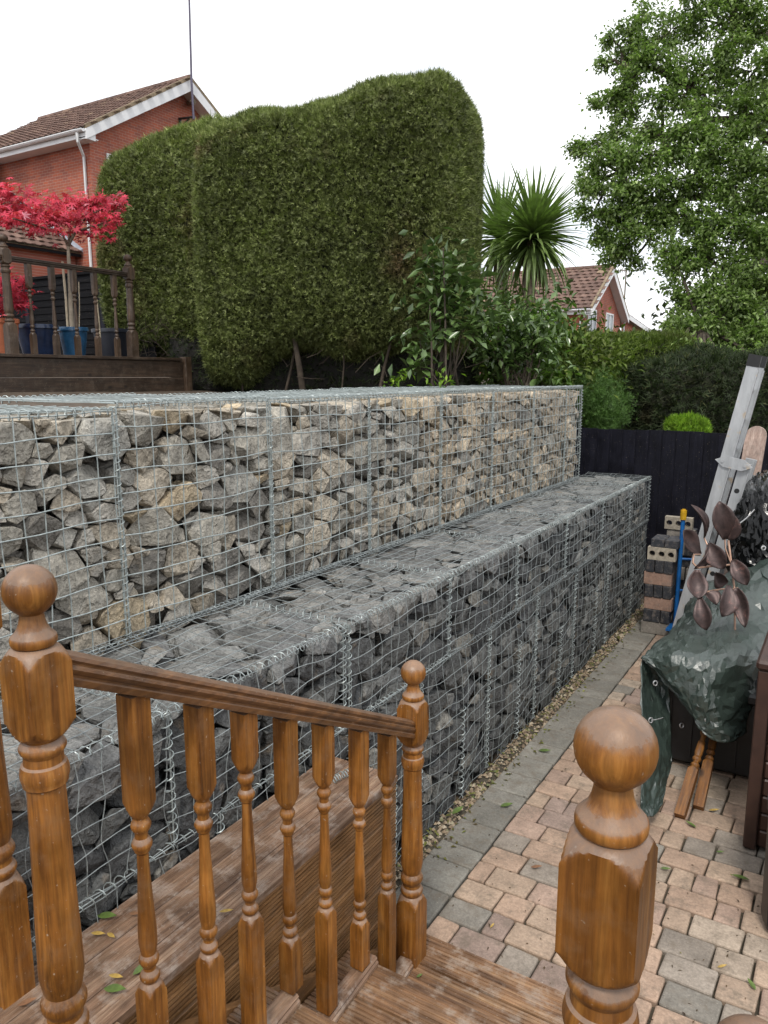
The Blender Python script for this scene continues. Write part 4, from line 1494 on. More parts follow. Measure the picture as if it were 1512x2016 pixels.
pb, pt = Vector((-1.255, 7.0, 0.01)), Vector((-0.735, 7.0, 2.79))
dl = pt - pb
xn = Vector((dl.z, 0, -dl.x)).normalized()
for yo in (0.0, 0.46):
    yy = Vector((0, yo, 0))
    st_ = bar(pb + yy, pt + yy, 0.088, 0.05, 'stile', ALU, lad)
    bar(pt + yy - dl * 0.022, pt + yy + dl * 0.012, 0.098, 0.058, 'end_cap', BLACKPL, st_)
    # flange that gives the stile its channel edge
    bar(pb + yy + xn * 0.050 + Vector((0, -.006, 0)), pt + yy + xn * 0.050 + Vector((0, -.006, 0)) - dl * .03, 0.008, 0.062, 'flange', ALU, st_)
    q0, q1 = pb + xn * 0.150 + yy * 0.92 + Vector((0, .02, 0)), pb + dl * 0.70 + xn * 0.150 + yy * 0.92 + Vector((0, .02, 0))
    s2 = bar(q0, q1, 0.080, 0.045, 'sliding_stile', ALU, lad)
    bar(q0 + xn * 0.046 + Vector((0, -.006, 0)), q1 + xn * 0.046 + Vector((0, -.006, 0)), 0.008, 0.056, 'flange', ALU, s2)
    for f in (0.12, 0.31, 0.50, 0.69, 0.88):
        c = q0 + (q1 - q0) * f
        MB().tube([c + Vector((0, -.0245, 0)), c + Vector((0, -.0232, 0))], 0.021, 14).build('rung_socket', BLACKPL, s2)
for f in [0.07 + 0.093 * k for k in range(10)]:
    c = pb + dl * f
    MB().tube([c, c + Vector((0, .46, 0))], 0.018, 8).build('rung', ALU, lad, 40)
c = pb + dl * 0.695 + xn * 0.07 + Vector((0, -.035, 0))
m = MB()
hexr = [(0.15 * math.cos(a), 0.055 * math.sin(a)) for a in [R(60 * k + 0) for k in range(6)]]
rings = [[tuple(c + xn * a + dl.normalized() * b2 + Vector((0, yo, 0))) for a, b2 in hexr] for yo in (-.006, .006)]
m.loft(rings)
for a in (-0.09, 0.09):
    m.tube([c + xn * a + Vector((0, -.006, 0)), c + xn * a + Vector((0, -.014, 0))], 0.013, 8)
m.build('locking_plate', ALU, lad)

# rounded plank behind the ladder
pk = thing('plank', 'weathered pinkish plank with a rounded top leaning behind the ladder', 'plank', (-0.7, 7.5, 0))
m = MB()
ct, cb_ = Vector(at(1488, 858, 7.55)), Vector(at(1440, 1150, 7.6))
dv = (ct - cb_).normalized()
rx = dv.cross(Vector((0, 1, 0))).normalized()
out = []
hw = 0.095
for k in range(13):
    a = math.pi * k / 12
    out.append(ct + rx * hw * math.cos(a) + dv * hw * math.sin(a))
out += [cb_ - rx * hw, cb_ + rx * hw]
rings = [[tuple(p + Vector((0, yo, 0))) for p in out] for yo in (0, 0.05)]
m.loft(rings)
PLANK = wood_mat('weathered_pinkish_plank', 'z', (0.22, 0.15, 0.12), (0.33, 0.24, 0.20), (0.42, 0.33, 0.28), 0.7, 0.6, (0.13, 0.11, 0.09), 0.4)
m.build('board', PLANK, pk)


# ------------------------------------------------------------------ tarpaulins
def patch(grid, nu, nv, crumple, seed, freqs=((4.0, 1.0), (9.0, 0.6), (21.0, 0.30), (43.0, 0.12)), jag=0.0):
    """smooth surface through a grid of garden points, with sharp crumples"""
    G = np.array(grid, float)

    def cr(P, t):
        n = len(P) - 1
        x = t * n
        i = min(int(x), n - 1)
        f = x - i
        p0, p1, p2, p3 = P[max(i - 1, 0)], P[i], P[i + 1], P[min(i + 2, n)]
        return 0.5 * ((2 * p1) + (-p0 + p2) * f + (2 * p0 - 5 * p1 + 4 * p2 - p3) * f * f + (-p0 + 3 * p1 - 3 * p2 + p3) * f ** 3)

    S = np.zeros((nu + 1, nv + 1, 3))
    for j in range(nv + 1):
        colp = np.array([cr(G[r], j / nv) for r in range(len(G))])
        for i in range(nu + 1):
            S[i, j] = cr(colp, i / nu)
    du = np.gradient(S, axis=0)
    dv = np.gradient(S, axis=1)
    Nn = unit(np.cross(du, dv))
    for i in range(nu + 1):
        for j in range(nv + 1):
            p = S[i, j]
            h = 0
            for f, a in freqs:
                q = Vector((p[0] * f + seed, p[1] * f * 0.65, p[2] * f))
                q += 0.45 * Vector((noise.noise(q * 1.7), noise.noise(q * 1.7 + Vector((9, 0, 0))), noise.noise(q * 1.7 + Vector((0, 9, 0)))))
                dv_ = noise.voronoi(q)[0]
                h += a * (min(dv_[1] - dv_[0], 0.55) - 0.2)
            S[i, j] = p + Nn[i, j] * h * crumple
    if jag:                                   # stiff sheeting breaks into flat facets with sharp creases
        rj = np.random.default_rng(int(seed))
        Jn = rj.normal(0, jag, S.shape[:2])
        Jt = rj.uniform(-.33, .33, S.shape[:2] + (2,))
        Jt[0], Jt[-1], Jt[:, 0], Jt[:, -1] = 0, 0, 0, 0
        S = S + Nn * Jn[..., None] + du * Jt[..., :1] + dv * Jt[..., 1:]
    vs = S.reshape(-1, 3)
    fs = [(i * (nv + 1) + j, (i + 1) * (nv + 1) + j, (i + 1) * (nv + 1) + j + 1, i * (nv + 1) + j + 1) for i in range(nu) for j in range(nv)]
    m = MB()
    m.add(vs, fs)
    return m


def sheet(name, mat, parent, grid, nu, nv, crumple, seed, sm=30, **kw):
    o = patch(grid, nu, nv, crumple, seed, **kw).build(name, mat, parent, sm)
    bm = bmesh.new()
    bm.from_mesh(o.data)
    bmesh.ops.triangulate(bm, faces=bm.faces, quad_method='SHORT_EDGE')
    bm.to_mesh(o.data)
    bm.free()
    o.data.shade_smooth()
    o.data.set_sharp_from_angle(angle=R(sm))
    md = o.modifiers.new('thickness', 'SOLIDIFY')
    md.thickness = 0.004
    return o


g = lambda rows: [[at(*p) for p in r] for r in rows]
tp = thing('tarpaulin', 'crumpled dark green tarpaulin with eyelets draped open over the clutter', 'tarpaulin', (-0.7, 5.3, 0))
sheet('draped_sheet', TARP, tp, g([
    [(1360, 1178, 6.5), (1388, 1150, 6.45), (1425, 1128, 6.4), (1470, 1095, 6.35), (1530, 1060, 6.3)],
    [(1338, 1218, 6.1), (1375, 1200, 5.95), (1425, 1180, 5.9), (1475, 1150, 5.85), (1535, 1120, 5.8)],
    [(1306, 1252, 5.6), (1352, 1244, 5.5), (1402, 1240, 5.5), (1455, 1230, 5.5), (1530, 1215, 5.5)],
    [(1276, 1282, 5.2), (1325, 1278, 5.0), (1385, 1285, 4.9), (1440, 1290, 4.9), (1510, 1290, 5.1)],
    [(1264, 1292, 5.1), (1312, 1328, 4.95), (1362, 1362, 4.84), (1420, 1362, 4.80), (1490, 1340, 5.0)],
    [(1265, 1296, 5.1), (1330, 1366, 4.95), (1376, 1420, 4.83), (1425, 1425, 4.78), (1480, 1395, 4.95)],
    [(1268, 1300, 5.1), (1338, 1382, 4.96), (1386, 1448, 4.82), (1432, 1462, 4.78), (1468, 1440, 4.9)]]), 38, 30, 0.055, 3, sm=11, freqs=((2.4, 1.0), (5.0, 0.6)), jag=0.0032)
sheet('left_flap', TARP, tp, g([
    [(1266, 1296, 5.12), (1280, 1292, 5.14), (1298, 1312, 5.10), (1312, 1334, 5.06)],
    [(1260, 1340, 5.05), (1278, 1345, 5.16), (1298, 1350, 5.2), (1318, 1370, 5.16)],
    [(1266, 1410, 4.92), (1285, 1418, 5.0), (1305, 1424, 5.06), (1322, 1430, 5.1)],
    [(1272, 1490, 4.74), (1292, 1500, 4.80), (1310, 1500, 4.88), (1322, 1500, 4.95)],
    [(1262, 1560, 4.56), (1280, 1570, 4.58), (1298, 1560, 4.66), (1310, 1550, 4.74)],
    [(1262, 1596, 4.47), (1274, 1606, 4.44), (1290, 1604, 4.47), (1306, 1580, 4.60)]]), 30, 14, 0.025, 9, sm=9, freqs=((3.2, 1.0), (7.0, 0.5)), jag=0.003)
sheet('back_fold', TARP, tp, g([
    [(1420, 1372, 5.1), (1455, 1385, 5.1), (1475, 1370, 5.15)],
    [(1425, 1415, 5.0), (1450, 1420, 4.98), (1470, 1400, 5.1)],
    [(1440, 1452, 4.92), (1454, 1453, 4.92), (1462, 1430, 5.05)]]), 24, 20, 0.012, 15, freqs=((6.0, 1.0), (14.0, 0.5)))
EYELET = plain('brass_eyelet', (0.55, 0.55, 0.55), 0.3, 0.7, 0.1, 20, 0.0)
for px, py, dp in ((1281, 1418, 4.86), (1392, 1417, 4.82), (1342, 1428, 5.15), (1290, 1345, 5.0)):
    c = at(px, py, dp)
    pts = [Vector(c) + Vector(RT) * 0.013 * math.cos(a) + Vector(UP) * 0.016 * math.sin(a) for a in [2 * math.pi * k / 12 for k in range(13)]]
    MB().tube(pts, 0.0045, 6, False).build('eyelet', EYELET, tp, 60)
cst = Vector(at(1282, 1418, 4.84))
MB().tube([cst, cst + Vector((.03, .0, .012)), cst + Vector((.07, .0, .035))], 0.003, 5).build('cord', EYELET, tp)

bt = thing('plastic_sheet', 'glossy black polythene heaped over the things at the right edge above the green tarpaulin', 'plastic sheet', (-0.4, 6.6, 0))
sheet('heap', BLACKTARP, bt, g([
    [(1450, 960, 6.9), (1478, 935, 6.85), (1505, 925, 6.8), (1560, 915, 6.8)],
    [(1444, 985, 6.6), (1470, 972, 6.4), (1505, 962, 6.35), (1560, 960, 6.3)],
    [(1436, 1035, 6.5), (1465, 1030, 6.25), (1505, 1030, 6.15), (1560, 1030, 6.1)],
    [(1432, 1085, 6.5), (1462, 1085, 6.2), (1500, 1092, 6.1), (1560, 1092, 6.0)],
    [(1432, 1120, 6.5), (1462, 1128, 6.25), (1500, 1120, 6.1), (1560, 1110, 6.0)],
    [(1425, 1165, 6.6), (1462, 1160, 6.4), (1500, 1150, 6.3), (1560, 1140, 6.2)]]), 34, 30, 0.08, 21, sm=9, freqs=((2.2, 1.0), (4.5, 0.5)), jag=0.006)
c = at(1503, 1079, 6.02)
pts = [Vector(c) + Vector(RT) * 0.016 * math.cos(a) + Vector(UP) * 0.016 * math.sin(a) for a in [2 * math.pi * k / 12 for k in range(13)]]
MB().tube(pts, 0.006, 6, False).build('eyelet', EYELET, bt, 60)
MB().tube([at(1449, 1036, 6.2), at(1470, 1020, 6.15), at(1486, 1003, 6.12)], 0.005, 5).build('cord', EYELET, bt)

# crate added under the sheets to keep the opening dark
cr_ = thing('filler_crate', 'added dark plastic crate that closes the opening under the tarpaulin and darkens it', 'crate', (-0.4, 5.8, 0))
m = MB()
m.box(-0.97, -0.22, 5.22, 6.6, 0.03, 0.60, 0.02)
m.box(-0.99, -0.19, 5.19, 6.63, 0.55, 0.62, 0.015)
m.build('body', BLACKPL, cr_)
for k in range(5):
    MB().box(-0.92 + k * .14, -0.88 + k * .14, 5.205, 5.222, 0.08, 0.54).build('rib', BLACKPL, cr_)
# two turned spindles propped in the opening
for i, (pa, pc, lab) in enumerate((((1338, 1608), (1388, 1440), 'left of two turned timber spindles propped under the tarpaulin'), ((1375, 1592), (1408, 1440), 'right of two turned timber spindles propped under the tarpaulin'))):
    a = at_z(pa[0], pa[1], 0.01)
    depth = float((a - EYEV) @ FW)
    c = at(pc[0], pc[1], depth + 0.35)
    o = MB().loft(turned([(z, r) for z, r in baluster_profile(0, 0.92, 0.34, 0.70, 0.030)], 0.030, 24)).build('spindle', WOOD_PROP, None, 30)
    o.location = a
    dv = (Vector(c) - Vector(a)).normalized()
    o.rotation_euler = dv.to_track_quat('Z', 'Y').to_euler()
    tag(o, lab, 'spindle', 'spindles propped under the tarpaulin')

# brown plastic storage box at the right edge
bx = thing('storage_box', 'brown wood-effect plastic storage box with plank sides at the right edge', 'storage box', (0.2, 4.8, 0))
MB().box(-0.285, 0.70, 4.47, 5.35, 0.02, 1.06).build('carcass', BROWNPL, bx)
for k in range(10):
    z0 = 0.03 + k * 0.104
    MB().box(-0.245, 0.70, 4.440, 4.469, z0, z0 + 0.098, 0.008).build('plank_panel', BROWNPL, bx)
    MB().box(-0.312, -0.286, 4.50, 5.30, z0, z0 + 0.098, 0.008).build('plank_panel', BROWNPL, bx)
MB().box(-0.318, -0.252, 4.425, 4.492, 0.01, 1.07, 0.006).build('corner_trim', BROWNPL, bx)
MB().box(-0.33, 0.72, 4.41, 5.38, 1.075, 1.13, 0.015).build('lid', BROWNPL, bx)
# dark bin in front of it
bn = thing('plastic_bin', 'dark rounded plastic bin cut off by the right edge of the photo', 'bin', (0.15, 3.95, 0))
m = MB()
rings = []
for z, sc_ in ((0.0, 0.90), (0.02, 0.95), (0.06, 0.985), (0.35, 1.0), (0.60, 1.02), (0.62, 1.05), (0.66, 1.05)):
    ring = []
    for k in range(24):
        a = 2 * math.pi * k / 24
        q_ = (abs(math.cos(a)) ** 5 + abs(math.sin(a)) ** 5) ** -0.2
        ring.append((0.11 + 0.285 * sc_ * q_ * math.cos(a), 3.98 + 0.285 * sc_ * q_ * math.sin(a), z))
    rings.append(ring)
m.loft(rings)
m.build('body', BLACKPL, bn, 40)

# ------------------------------------------------------------------ copper leaf sculpture
cs = thing('leaf_sculpture', 'weathered copper garden sculpture of large cupped leaves on thin stems', 'sculpture', (-1.0, 6.0, 0.2))


def cup_leaf(base, tip, width, curl, twist, mat=COPPER, blunt=0.15):
    """cupped metal leaf between two garden points"""
    base, tip = Vector(base), Vector(tip)
    ax = tip - base
    L = ax.length
    ax.normalize()
    vw = Vector(-FW)
    sd = ax.cross(vw).normalized()
    nr = sd.cross(ax).normalized()
    q = Matrix.Rotation(twist, 3, ax)
    sd, nr = q @ sd, q @ nr
    n, mm = 10, 6
    pk = 0.65 + 0.9 * ((L * 37.0) % 1.0)
    vs, fs = [], []
    for i in range(n + 1):
        t = i / n
        w = width * 0.5 * (math.sin(math.pi * min(1.0, (t ** pk) * 0.94 + 0.04)) ** 0.8)
        if i == n:
            w = width * blunt
        for j in range(mm + 1):
            s_ = j / mm * 2 - 1
            p = base + ax * L * t + sd * w * s_ + nr * (curl * L * (math.sin(math.pi * t) * 0.5) + w * 0.55 * s_ * s_)
            vs.append(p)
    for i in range(n):
        for j in range(mm):
            a = i * (mm + 1) + j
            fs.append((a, a + 1, a + mm + 2, a + mm + 1))
    o = MB().add(vs, fs).build('copper_leaf', mat, cs, 60)
    md = o.modifiers.new('thickness', 'SOLIDIFY')
    md.thickness = 0.004
    return o


atc = lambda px, py, d_: at(px, py, d_ - .3)
hub = Vector(at(1425, 1110, 5.9))
LV = [((1386, 1058), (1362, 996), 0.11, 5.9, .25, .9), ((1378, 1092), (1347, 1046), 0.13, 5.85, -.2, .3), ((1427, 1062), (1416, 990), 0.145, 5.85, .15, -.2), ((1437, 1064), (1444, 1016), 0.10, 5.9, .1, .2),
      ((1395, 1070), (1368, 1118), 0.10, 5.8, .2, -.8), ((1396, 1070), (1424, 1118), 0.13, 5.78, .2, .5), ((1372, 1122), (1374, 1176), 0.135, 5.7, -.3, .1), ((1443, 1102), (1470, 1150), 0.11, 5.8, .25, .4),
      ((1408, 1128), (1432, 1146), 0.14, 5.72, .1, 1.0), ((1378, 1174), (1390, 1238), 0.11, 5.66, .25, .5), ((1434, 1152), (1422, 1212), 0.135, 5.66, .2, -.1), ((1450, 1158), (1466, 1232), 0.10, 5.68, -.25, .6), ((1392, 1165), (1410, 1190), 0.11, 5.70, .1, -.4)]
for (b0, t0, w, dp, cu, tw) in LV:
    b1_, t1_ = np.array(b0, float), np.array(t0, float)
    t1_ = b1_ + (t1_ - b1_) * 1.04
    cup_leaf(at(*b1_, dp - .3), at(*t1_, dp - .36), w * 1.06, cu, tw, blunt=0.02)
m = MB()
foot = Vector(at_z(1440, 1330, 0.55))
m.tube([atc(1447, 1240, 5.75), atc(1446, 1160, 5.78), atc(1440, 1110, 5.85), atc(1434, 1064, 5.88)], 0.008, 6)
m.tube([atc(1440, 1112, 5.84), atc(1428, 1080, 5.86), atc(1427, 1062, 5.86)], 0.006, 6)
m.tube([atc(1440, 1112, 5.84), atc(1404, 1114, 5.80), atc(1374, 1118, 5.74)], 0.008, 6)
m.tube([atc(1374, 1118, 5.74), atc(1364, 1108, 5.78), atc(1366, 1092, 5.8), atc(1378, 1092, 5.84)], 0.008, 6)
m.tube([atc(1386, 1058, 5.9), atc(1392, 1072, 5.85), atc(1420, 1112, 5.82)], 0.006, 6)
m.tube([atc(1446, 1160, 5.78), atc(1420, 1160, 5.72), atc(1392, 1165, 5.70), atc(1378, 1174, 5.68)], 0.007, 6)
m.tube([atc(1446, 1160, 5.78), atc(1452, 1158, 5.70)], 0.007, 6)
m.build('stem', COPPERSTEM, cs, 60)
# ------------------------------------------------------------------ upper deck on the left with pots
DX, DZ = -7.6, 2.885
ud = thing('raised_deck', 'dark brown raised deck with three wide fascia boards behind the gabions at the left', 'decking', (DX, 5.5, 2.3))
for j, (z0, z1) in enumerate(((2.640, 2.845), (2.425, 2.634), (2.205, 2.417))):
    MB().box(DX - 0.035, DX + 0.004 * j, 2.0, 7.33, z0, z1, 0.004).build('fascia_board', DARKWOOD_Y, ud)
for j in range(22):
    x1 = DX + 0.03 - j * 0.146
    MB().box(x1 - 0.138, x1, 2.0, 7.30, 2.850, DZ, 0.004).build('deck_board', DARKWOOD_Y, ud)
MB().box(DX - .06, DX + .05, 7.335, 7.44, 2.2, 2.90, 0.004).build('end_post', DARKWOOD_Z, ud)
db = thing('deck_balustrade', 'dark brown turned balustrade along the edge of the raised deck', 'balustrade', (DX - .03, 5.7, DZ))
BX = DX - 0.04
newel(db, BX, 4.955, DZ, 0.05, DARKWOOD_Z, zscale=0.86)
newel(db, BX, 6.555, DZ, 0.05, DARKWOOD_Z, zscale=0.86)
newel(db, BX, 3.35, DZ, 0.05, DARKWOOD_Z, zscale=0.86)
for y0, y1 in ((5.005, 6.505), (3.40, 4.905)):
    MB().loft(sweep([(a * 0.9, c * 0.75) for a, c in RAIL], (BX, y0, DZ + 0.945), (BX, y1, DZ + 0.945), (1, 0, 0))).build('handrail', DARKWOOD_Y, db, 30)
    for k in range(5):
        y = y0 + (y1 - y0) * (k + 0.75) / 5.4
        baluster(db, BX, y, DZ + 0.001, DZ + 0.946, DZ + 0.22, DZ + 0.70, 0.027, DARKWOOD_Z)


def pot(name, label, px, py_top, py_bot, wpx, X, mat, square=False, rim=1.08, soil=True):
    c = at_x(px, py_bot, X)
    z0 = DZ
    dep = float((c - EYEV) @ FW)
    r = wpx / 2 / F * dep
    h = (at_x(px, py_top, X)[2]) - z0
    t = thing(name, label, 'pot', (c[0], c[1], z0), 'plant pots on the raised deck')
    rings = []
    for f, k in ((0, 0.72), (0.05, 0.75), (0.5, 0.90), (0.86, 0.99), (0.87, rim), (0.98, rim), (1.0, rim * 0.98), (1.0, rim * 0.90), (0.90, 0.88)):
        ring = []
        for j in range(28):
            a = 2 * math.pi * j / 28 + 0.3
            q_ = (abs(math.cos(a)) ** 9 + abs(math.sin(a)) ** 9) ** (-1 / 9) * 0.86 if square else 1.0
            ring.append((c[0] + r * k * q_ * math.cos(a), c[1] + r * k * q_ * math.sin(a), z0 + h * f))
        rings.append(ring)
    MB().loft(rings).build('body', mat, t, 40)
    MB().add([(p[0], p[1], z0 + h * 0.905) for p in rings[-1]], [tuple(range(28))]).build('compost', SOIL, t)
    return t, c, h


pot('plant_pot', 'terracotta pot at the left edge of the raised deck', 14, 628, 693, 50, -7.85, TERRA)
pot('plant_pot', 'dark blue glazed pot, first from the left newel of the deck', 76, 640, 694, 76, -8.0, BLUEGL)
pot('plant_pot', 'bright blue streaked glazed pot holding the maple', 147, 645, 696, 54, -8.0, TURQGL)
pot('plant_pot', 'square navy plastic planter behind the right newel of the deck', 226, 648, 702, 68, -8.0, NAVYPL, True)

# maple with layered crimson leaves
rg = np.random.default_rng(31)
mp = thing('maple_tree', 'small maple with flat layers of crimson leaves in the bright blue pot', 'tree', at_x(147, 690, -8.05))
tr = [(143, 655, -8.05), (139, 600, -8.06), (138, 560, -8.08), (136, 520, -8.05), (134, 485, -8.03)]
tp_ = [at_x(*q) for q in tr]
m = MB()
m.tube(tp_, [0.030, 0.026, 0.024, 0.022, 0.018], 8)
m.build('trunk', PALESTEM, mp, 60)
m = MB()
br = [[(134, 485, -8.03), (150, 455, -7.9), (172, 425, -7.8), (200, 412, -7.75), (232, 395, -7.7)], [(134, 485, -8.03), (120, 455, -8.1), (95, 430, -8.2), (60, 415, -8.3), (20, 400, -8.3)],
      [(134, 485, -8.03), (138, 450, -8.3), (130, 420, -8.5), (110, 395, -8.6)], [(120, 455, -8.1), (90, 450, -7.8), (60, 440, -7.6), (25, 430, -7.5)], [(150, 455, -7.9), (185, 445, -7.7), (222, 432, -7.6)], [(134, 485, -8.03), (150, 440, -8.4), (160, 410, -8.6), (185, 392, -8.7)],
      [(60, 415, -8.3), (30, 385, -8.3), (-10, 365, -8.2)]]
for b_ in br:
    pts = [at_x(*q) for q in b_]
    m.tube(pts, [0.016, 0.012, 0.010, 0.007, 0.005][:len(pts)], 6)
m.build('branches', STEM, mp, 60)
cl = []
for (px, py, X, sx, sz, nn) in ((210, 398, -7.7, 34, 9, 260), (175, 405, -8.0, 34, 10, 240), (220, 432, -7.6, 22, 9, 110), (125, 400, -8.4, 40, 12, 260), (70, 425, -8.2, 45, 14, 330), (20, 415, -8.3, 40, 18, 300), (10, 385, -8.3, 30, 14, 200), (40, 432, -7.7, 45, 11, 230), (110, 432, -8.1, 38, 12, 200), (165, 425, -7.8, 26, 12, 150), (185, 452, -7.7, 26, 9, 110), (95, 455, -7.8, 28, 8, 60), (190, 470, -7.7, 10, 6, 30), (-20, 380, -8.2, 30, 18, 160)):
    c = at_x(px, py, X)
    dep = float((c - EYEV) @ FW) / F
    cl.append(c + np.stack([rg.normal(0, 0.22, nn), rg.normal(0, sx * dep * 0.62, nn), rg.normal(0, sz * dep * 0.50, nn)], 1))
P = np.concatenate(cl)
PX = 756 + F * ((P - EYEV) @ RT) / ((P - EYEV) @ FW)
P = P[PX < 246 + 6 * rg.normal(0, 1, len(P))]


def star_leaves(P, rng_, L, lobes=5, W=0.30):
    n = len(P)
    N0 = unit(rng_.normal(0, 0.45, (n, 3)) + np.array([0.25, -0.3, 0.8]))
    D0 = unit(np.cross(N0, rng_.normal(0, 1, (n, 3))))
    S0 = np.cross(N0, D0)
    Ls = rng_.uniform(L[0], L[1], n)[:, None]
    Vs, Fs = [P], []
    idx = np.arange(n)
    k0 = n
    for b in range(lobes):
        a = (b - (lobes - 1) / 2) * 0.80
        Db = D0 * math.cos(a) + S0 * math.sin(a)
        Sb = S0 * math.cos(a) - D0 * math.sin(a)
        l = Ls * (1 - 0.12 * abs(b - (lobes - 1) / 2))
        m1 = P + Db * l * 0.42 + Sb * l * W * 0.5
        tp = P + Db * l - N0 * l * 0.25
        m2 = P + Db * l * 0.42 - Sb * l * W * 0.5
        Vs += [m1, tp, m2]
        Fs.append(np.stack([idx, k0 + idx, k0 + n + idx], 1))
        Fs.append(np.stack([idx, k0 + n + idx, k0 + 2 * n + idx], 1))
        k0 += 3 * n
    return np.concatenate(Vs), np.concatenate(Fs)


P = P[rg.random(len(P)) < 0.56]
V, Fc = star_leaves(P, rg, (0.05, 0.09))
mesh_np('crown', V, Fc, RED_LEAF, mp)
mp2 = thing('maple_tree', 'low crimson maple sprays showing through the deck balusters at the left edge', 'tree', at_x(14, 640, -7.85))
m = MB()
m.tube([at_x(14, 640, -7.85), at_x(8, 600, -7.85), at_x(14, 565, -7.85)], 0.012, 6)
m.tube([at_x(8, 600, -7.85), at_x(25, 585, -7.8), at_x(38, 580, -7.75)], 0.007, 5)
m.build('trunk', STEM, mp2)
P = np.concatenate([at_x(px, py, -7.8) + rg.normal(0, 1, (nn, 3)) * np.array([0.08, s, s * .8]) for px, py, nn, s in ((30, 562, 35, .10), (8, 575, 60, .13), (34, 588, 28, .08), (4, 610, 35, .10), (36, 600, 12, .05))])
V, Fc = star_leaves(P, rg, (0.06, 0.10))
mesh_np('crown', V, Fc, RED_LEAF, mp2)

# canes and pale stakes between the pots
for (a, c, r, lab) in (((123, 515, -8.1), (134, 655, -8.1), 0.014, 'pale wooden stake beside the maple trunk'), ((155, 555, -8.05), (156, 645, -8.05), 0.006, 'thin grey cane right of the maple trunk'), ((190, 590, -7.9), (199, 700, -7.9), 0.013, 'pale wooden stake leaning left of the navy planter')):
    p, q = at_x(*a), at_x(*c)
    tag(MB().tube([p, (Vector(p) + Vector(q)) / 2 + Vector((.004, .004, 0)), q], r, 7).build('cane', CANE, None, 50), lab, 'cane', 'canes among the deck pots')

# black panel fence behind the pots
pf = thing('panel_fence', 'black overlap fence panel behind the deck pots', 'fence', (-9.8, 7.4, 2.8))
FY = 7.75
for k in range(12):
    z0 = 2.88 + k * 0.105
    m = MB()
    m.loft([[(x, FY - 0.018, z0), (x, FY + 0.004, z0), (x, FY + 0.004, z0 + 0.125), (x, FY - 0.002, z0 + 0.125)] for x in (-13.5, -8.55)])
    m.build('fence_slat', BLACKFENCE_X, pf)
for x in (-11.4, -9.6):
    MB().box(x - .045, x + .045, FY - .05, FY - .02, 2.86, 4.14).build('fence_post', BLACKFENCE, pf)
MB().box(-13.5, -8.52, FY - .035, FY + .03, 4.145, 4.185).build('capping', BLACKFENCE_X, pf)

# ------------------------------------------------------------------ houses


def tile_roof(parent, o, along, up, n_along, n_up, name='roof_tiles', sink=0.03):
    """interlocking tiles: each a low barrel with a thick front edge, laid in lapped courses"""
    o, along, up = Vector(o), Vector(along), Vector(up)
    nrm = along.cross(up).normalized()
    if nrm.z < 0:
        nrm = -nrm
    da, du = along / n_along, up / n_up
    m = MB()
    rg_ = random.Random(int(o.x * 10))
    for i in range(n_up):
        for j in range(n_along):
            p = o + da * j + du * i + (da * 0.5 if i % 2 else Vector())
            h = 0.035 + rg_.uniform(-.006, .006)
            lift = nrm * (0.055 + rg_.uniform(-.004, .004))
            prof = [(0.0, 0.2), (0.22, 1.0), (0.45, 1.0), (0.62, 0.25), (0.98, 0.2)]
            front = [p + da * a + lift + nrm * h * b for a, b in prof]
            under = [q - nrm * 0.03 for q in front]
            back = [p + du * 1.05 + da * a + nrm * (0.012 + h * b) for a, b in prof]
            vs = under + front + back
            fs = []
            for k in range(4):
                fs += [(k, k + 1, 5 + k + 1, 5 + k), (5 + k, 5 + k + 1, 10 + k + 1, 10 + k)]
            m.add(vs, fs)
    ob = m.build(name, ROOFTILE, parent)
    tag(ob, kind='stuff')
    return ob


def slab(pts, th=0.04):
    a, b_, c = Vector(pts[0]), Vector(pts[1]), Vector(pts[2])
    n_ = (b_ - a).cross(c - a).normalized()
    k = len(pts)
    m = MB()
    m.loft([[tuple(Vector(p) - n_ * th) for p in pts], [tuple(p) for p in pts]])
    return m


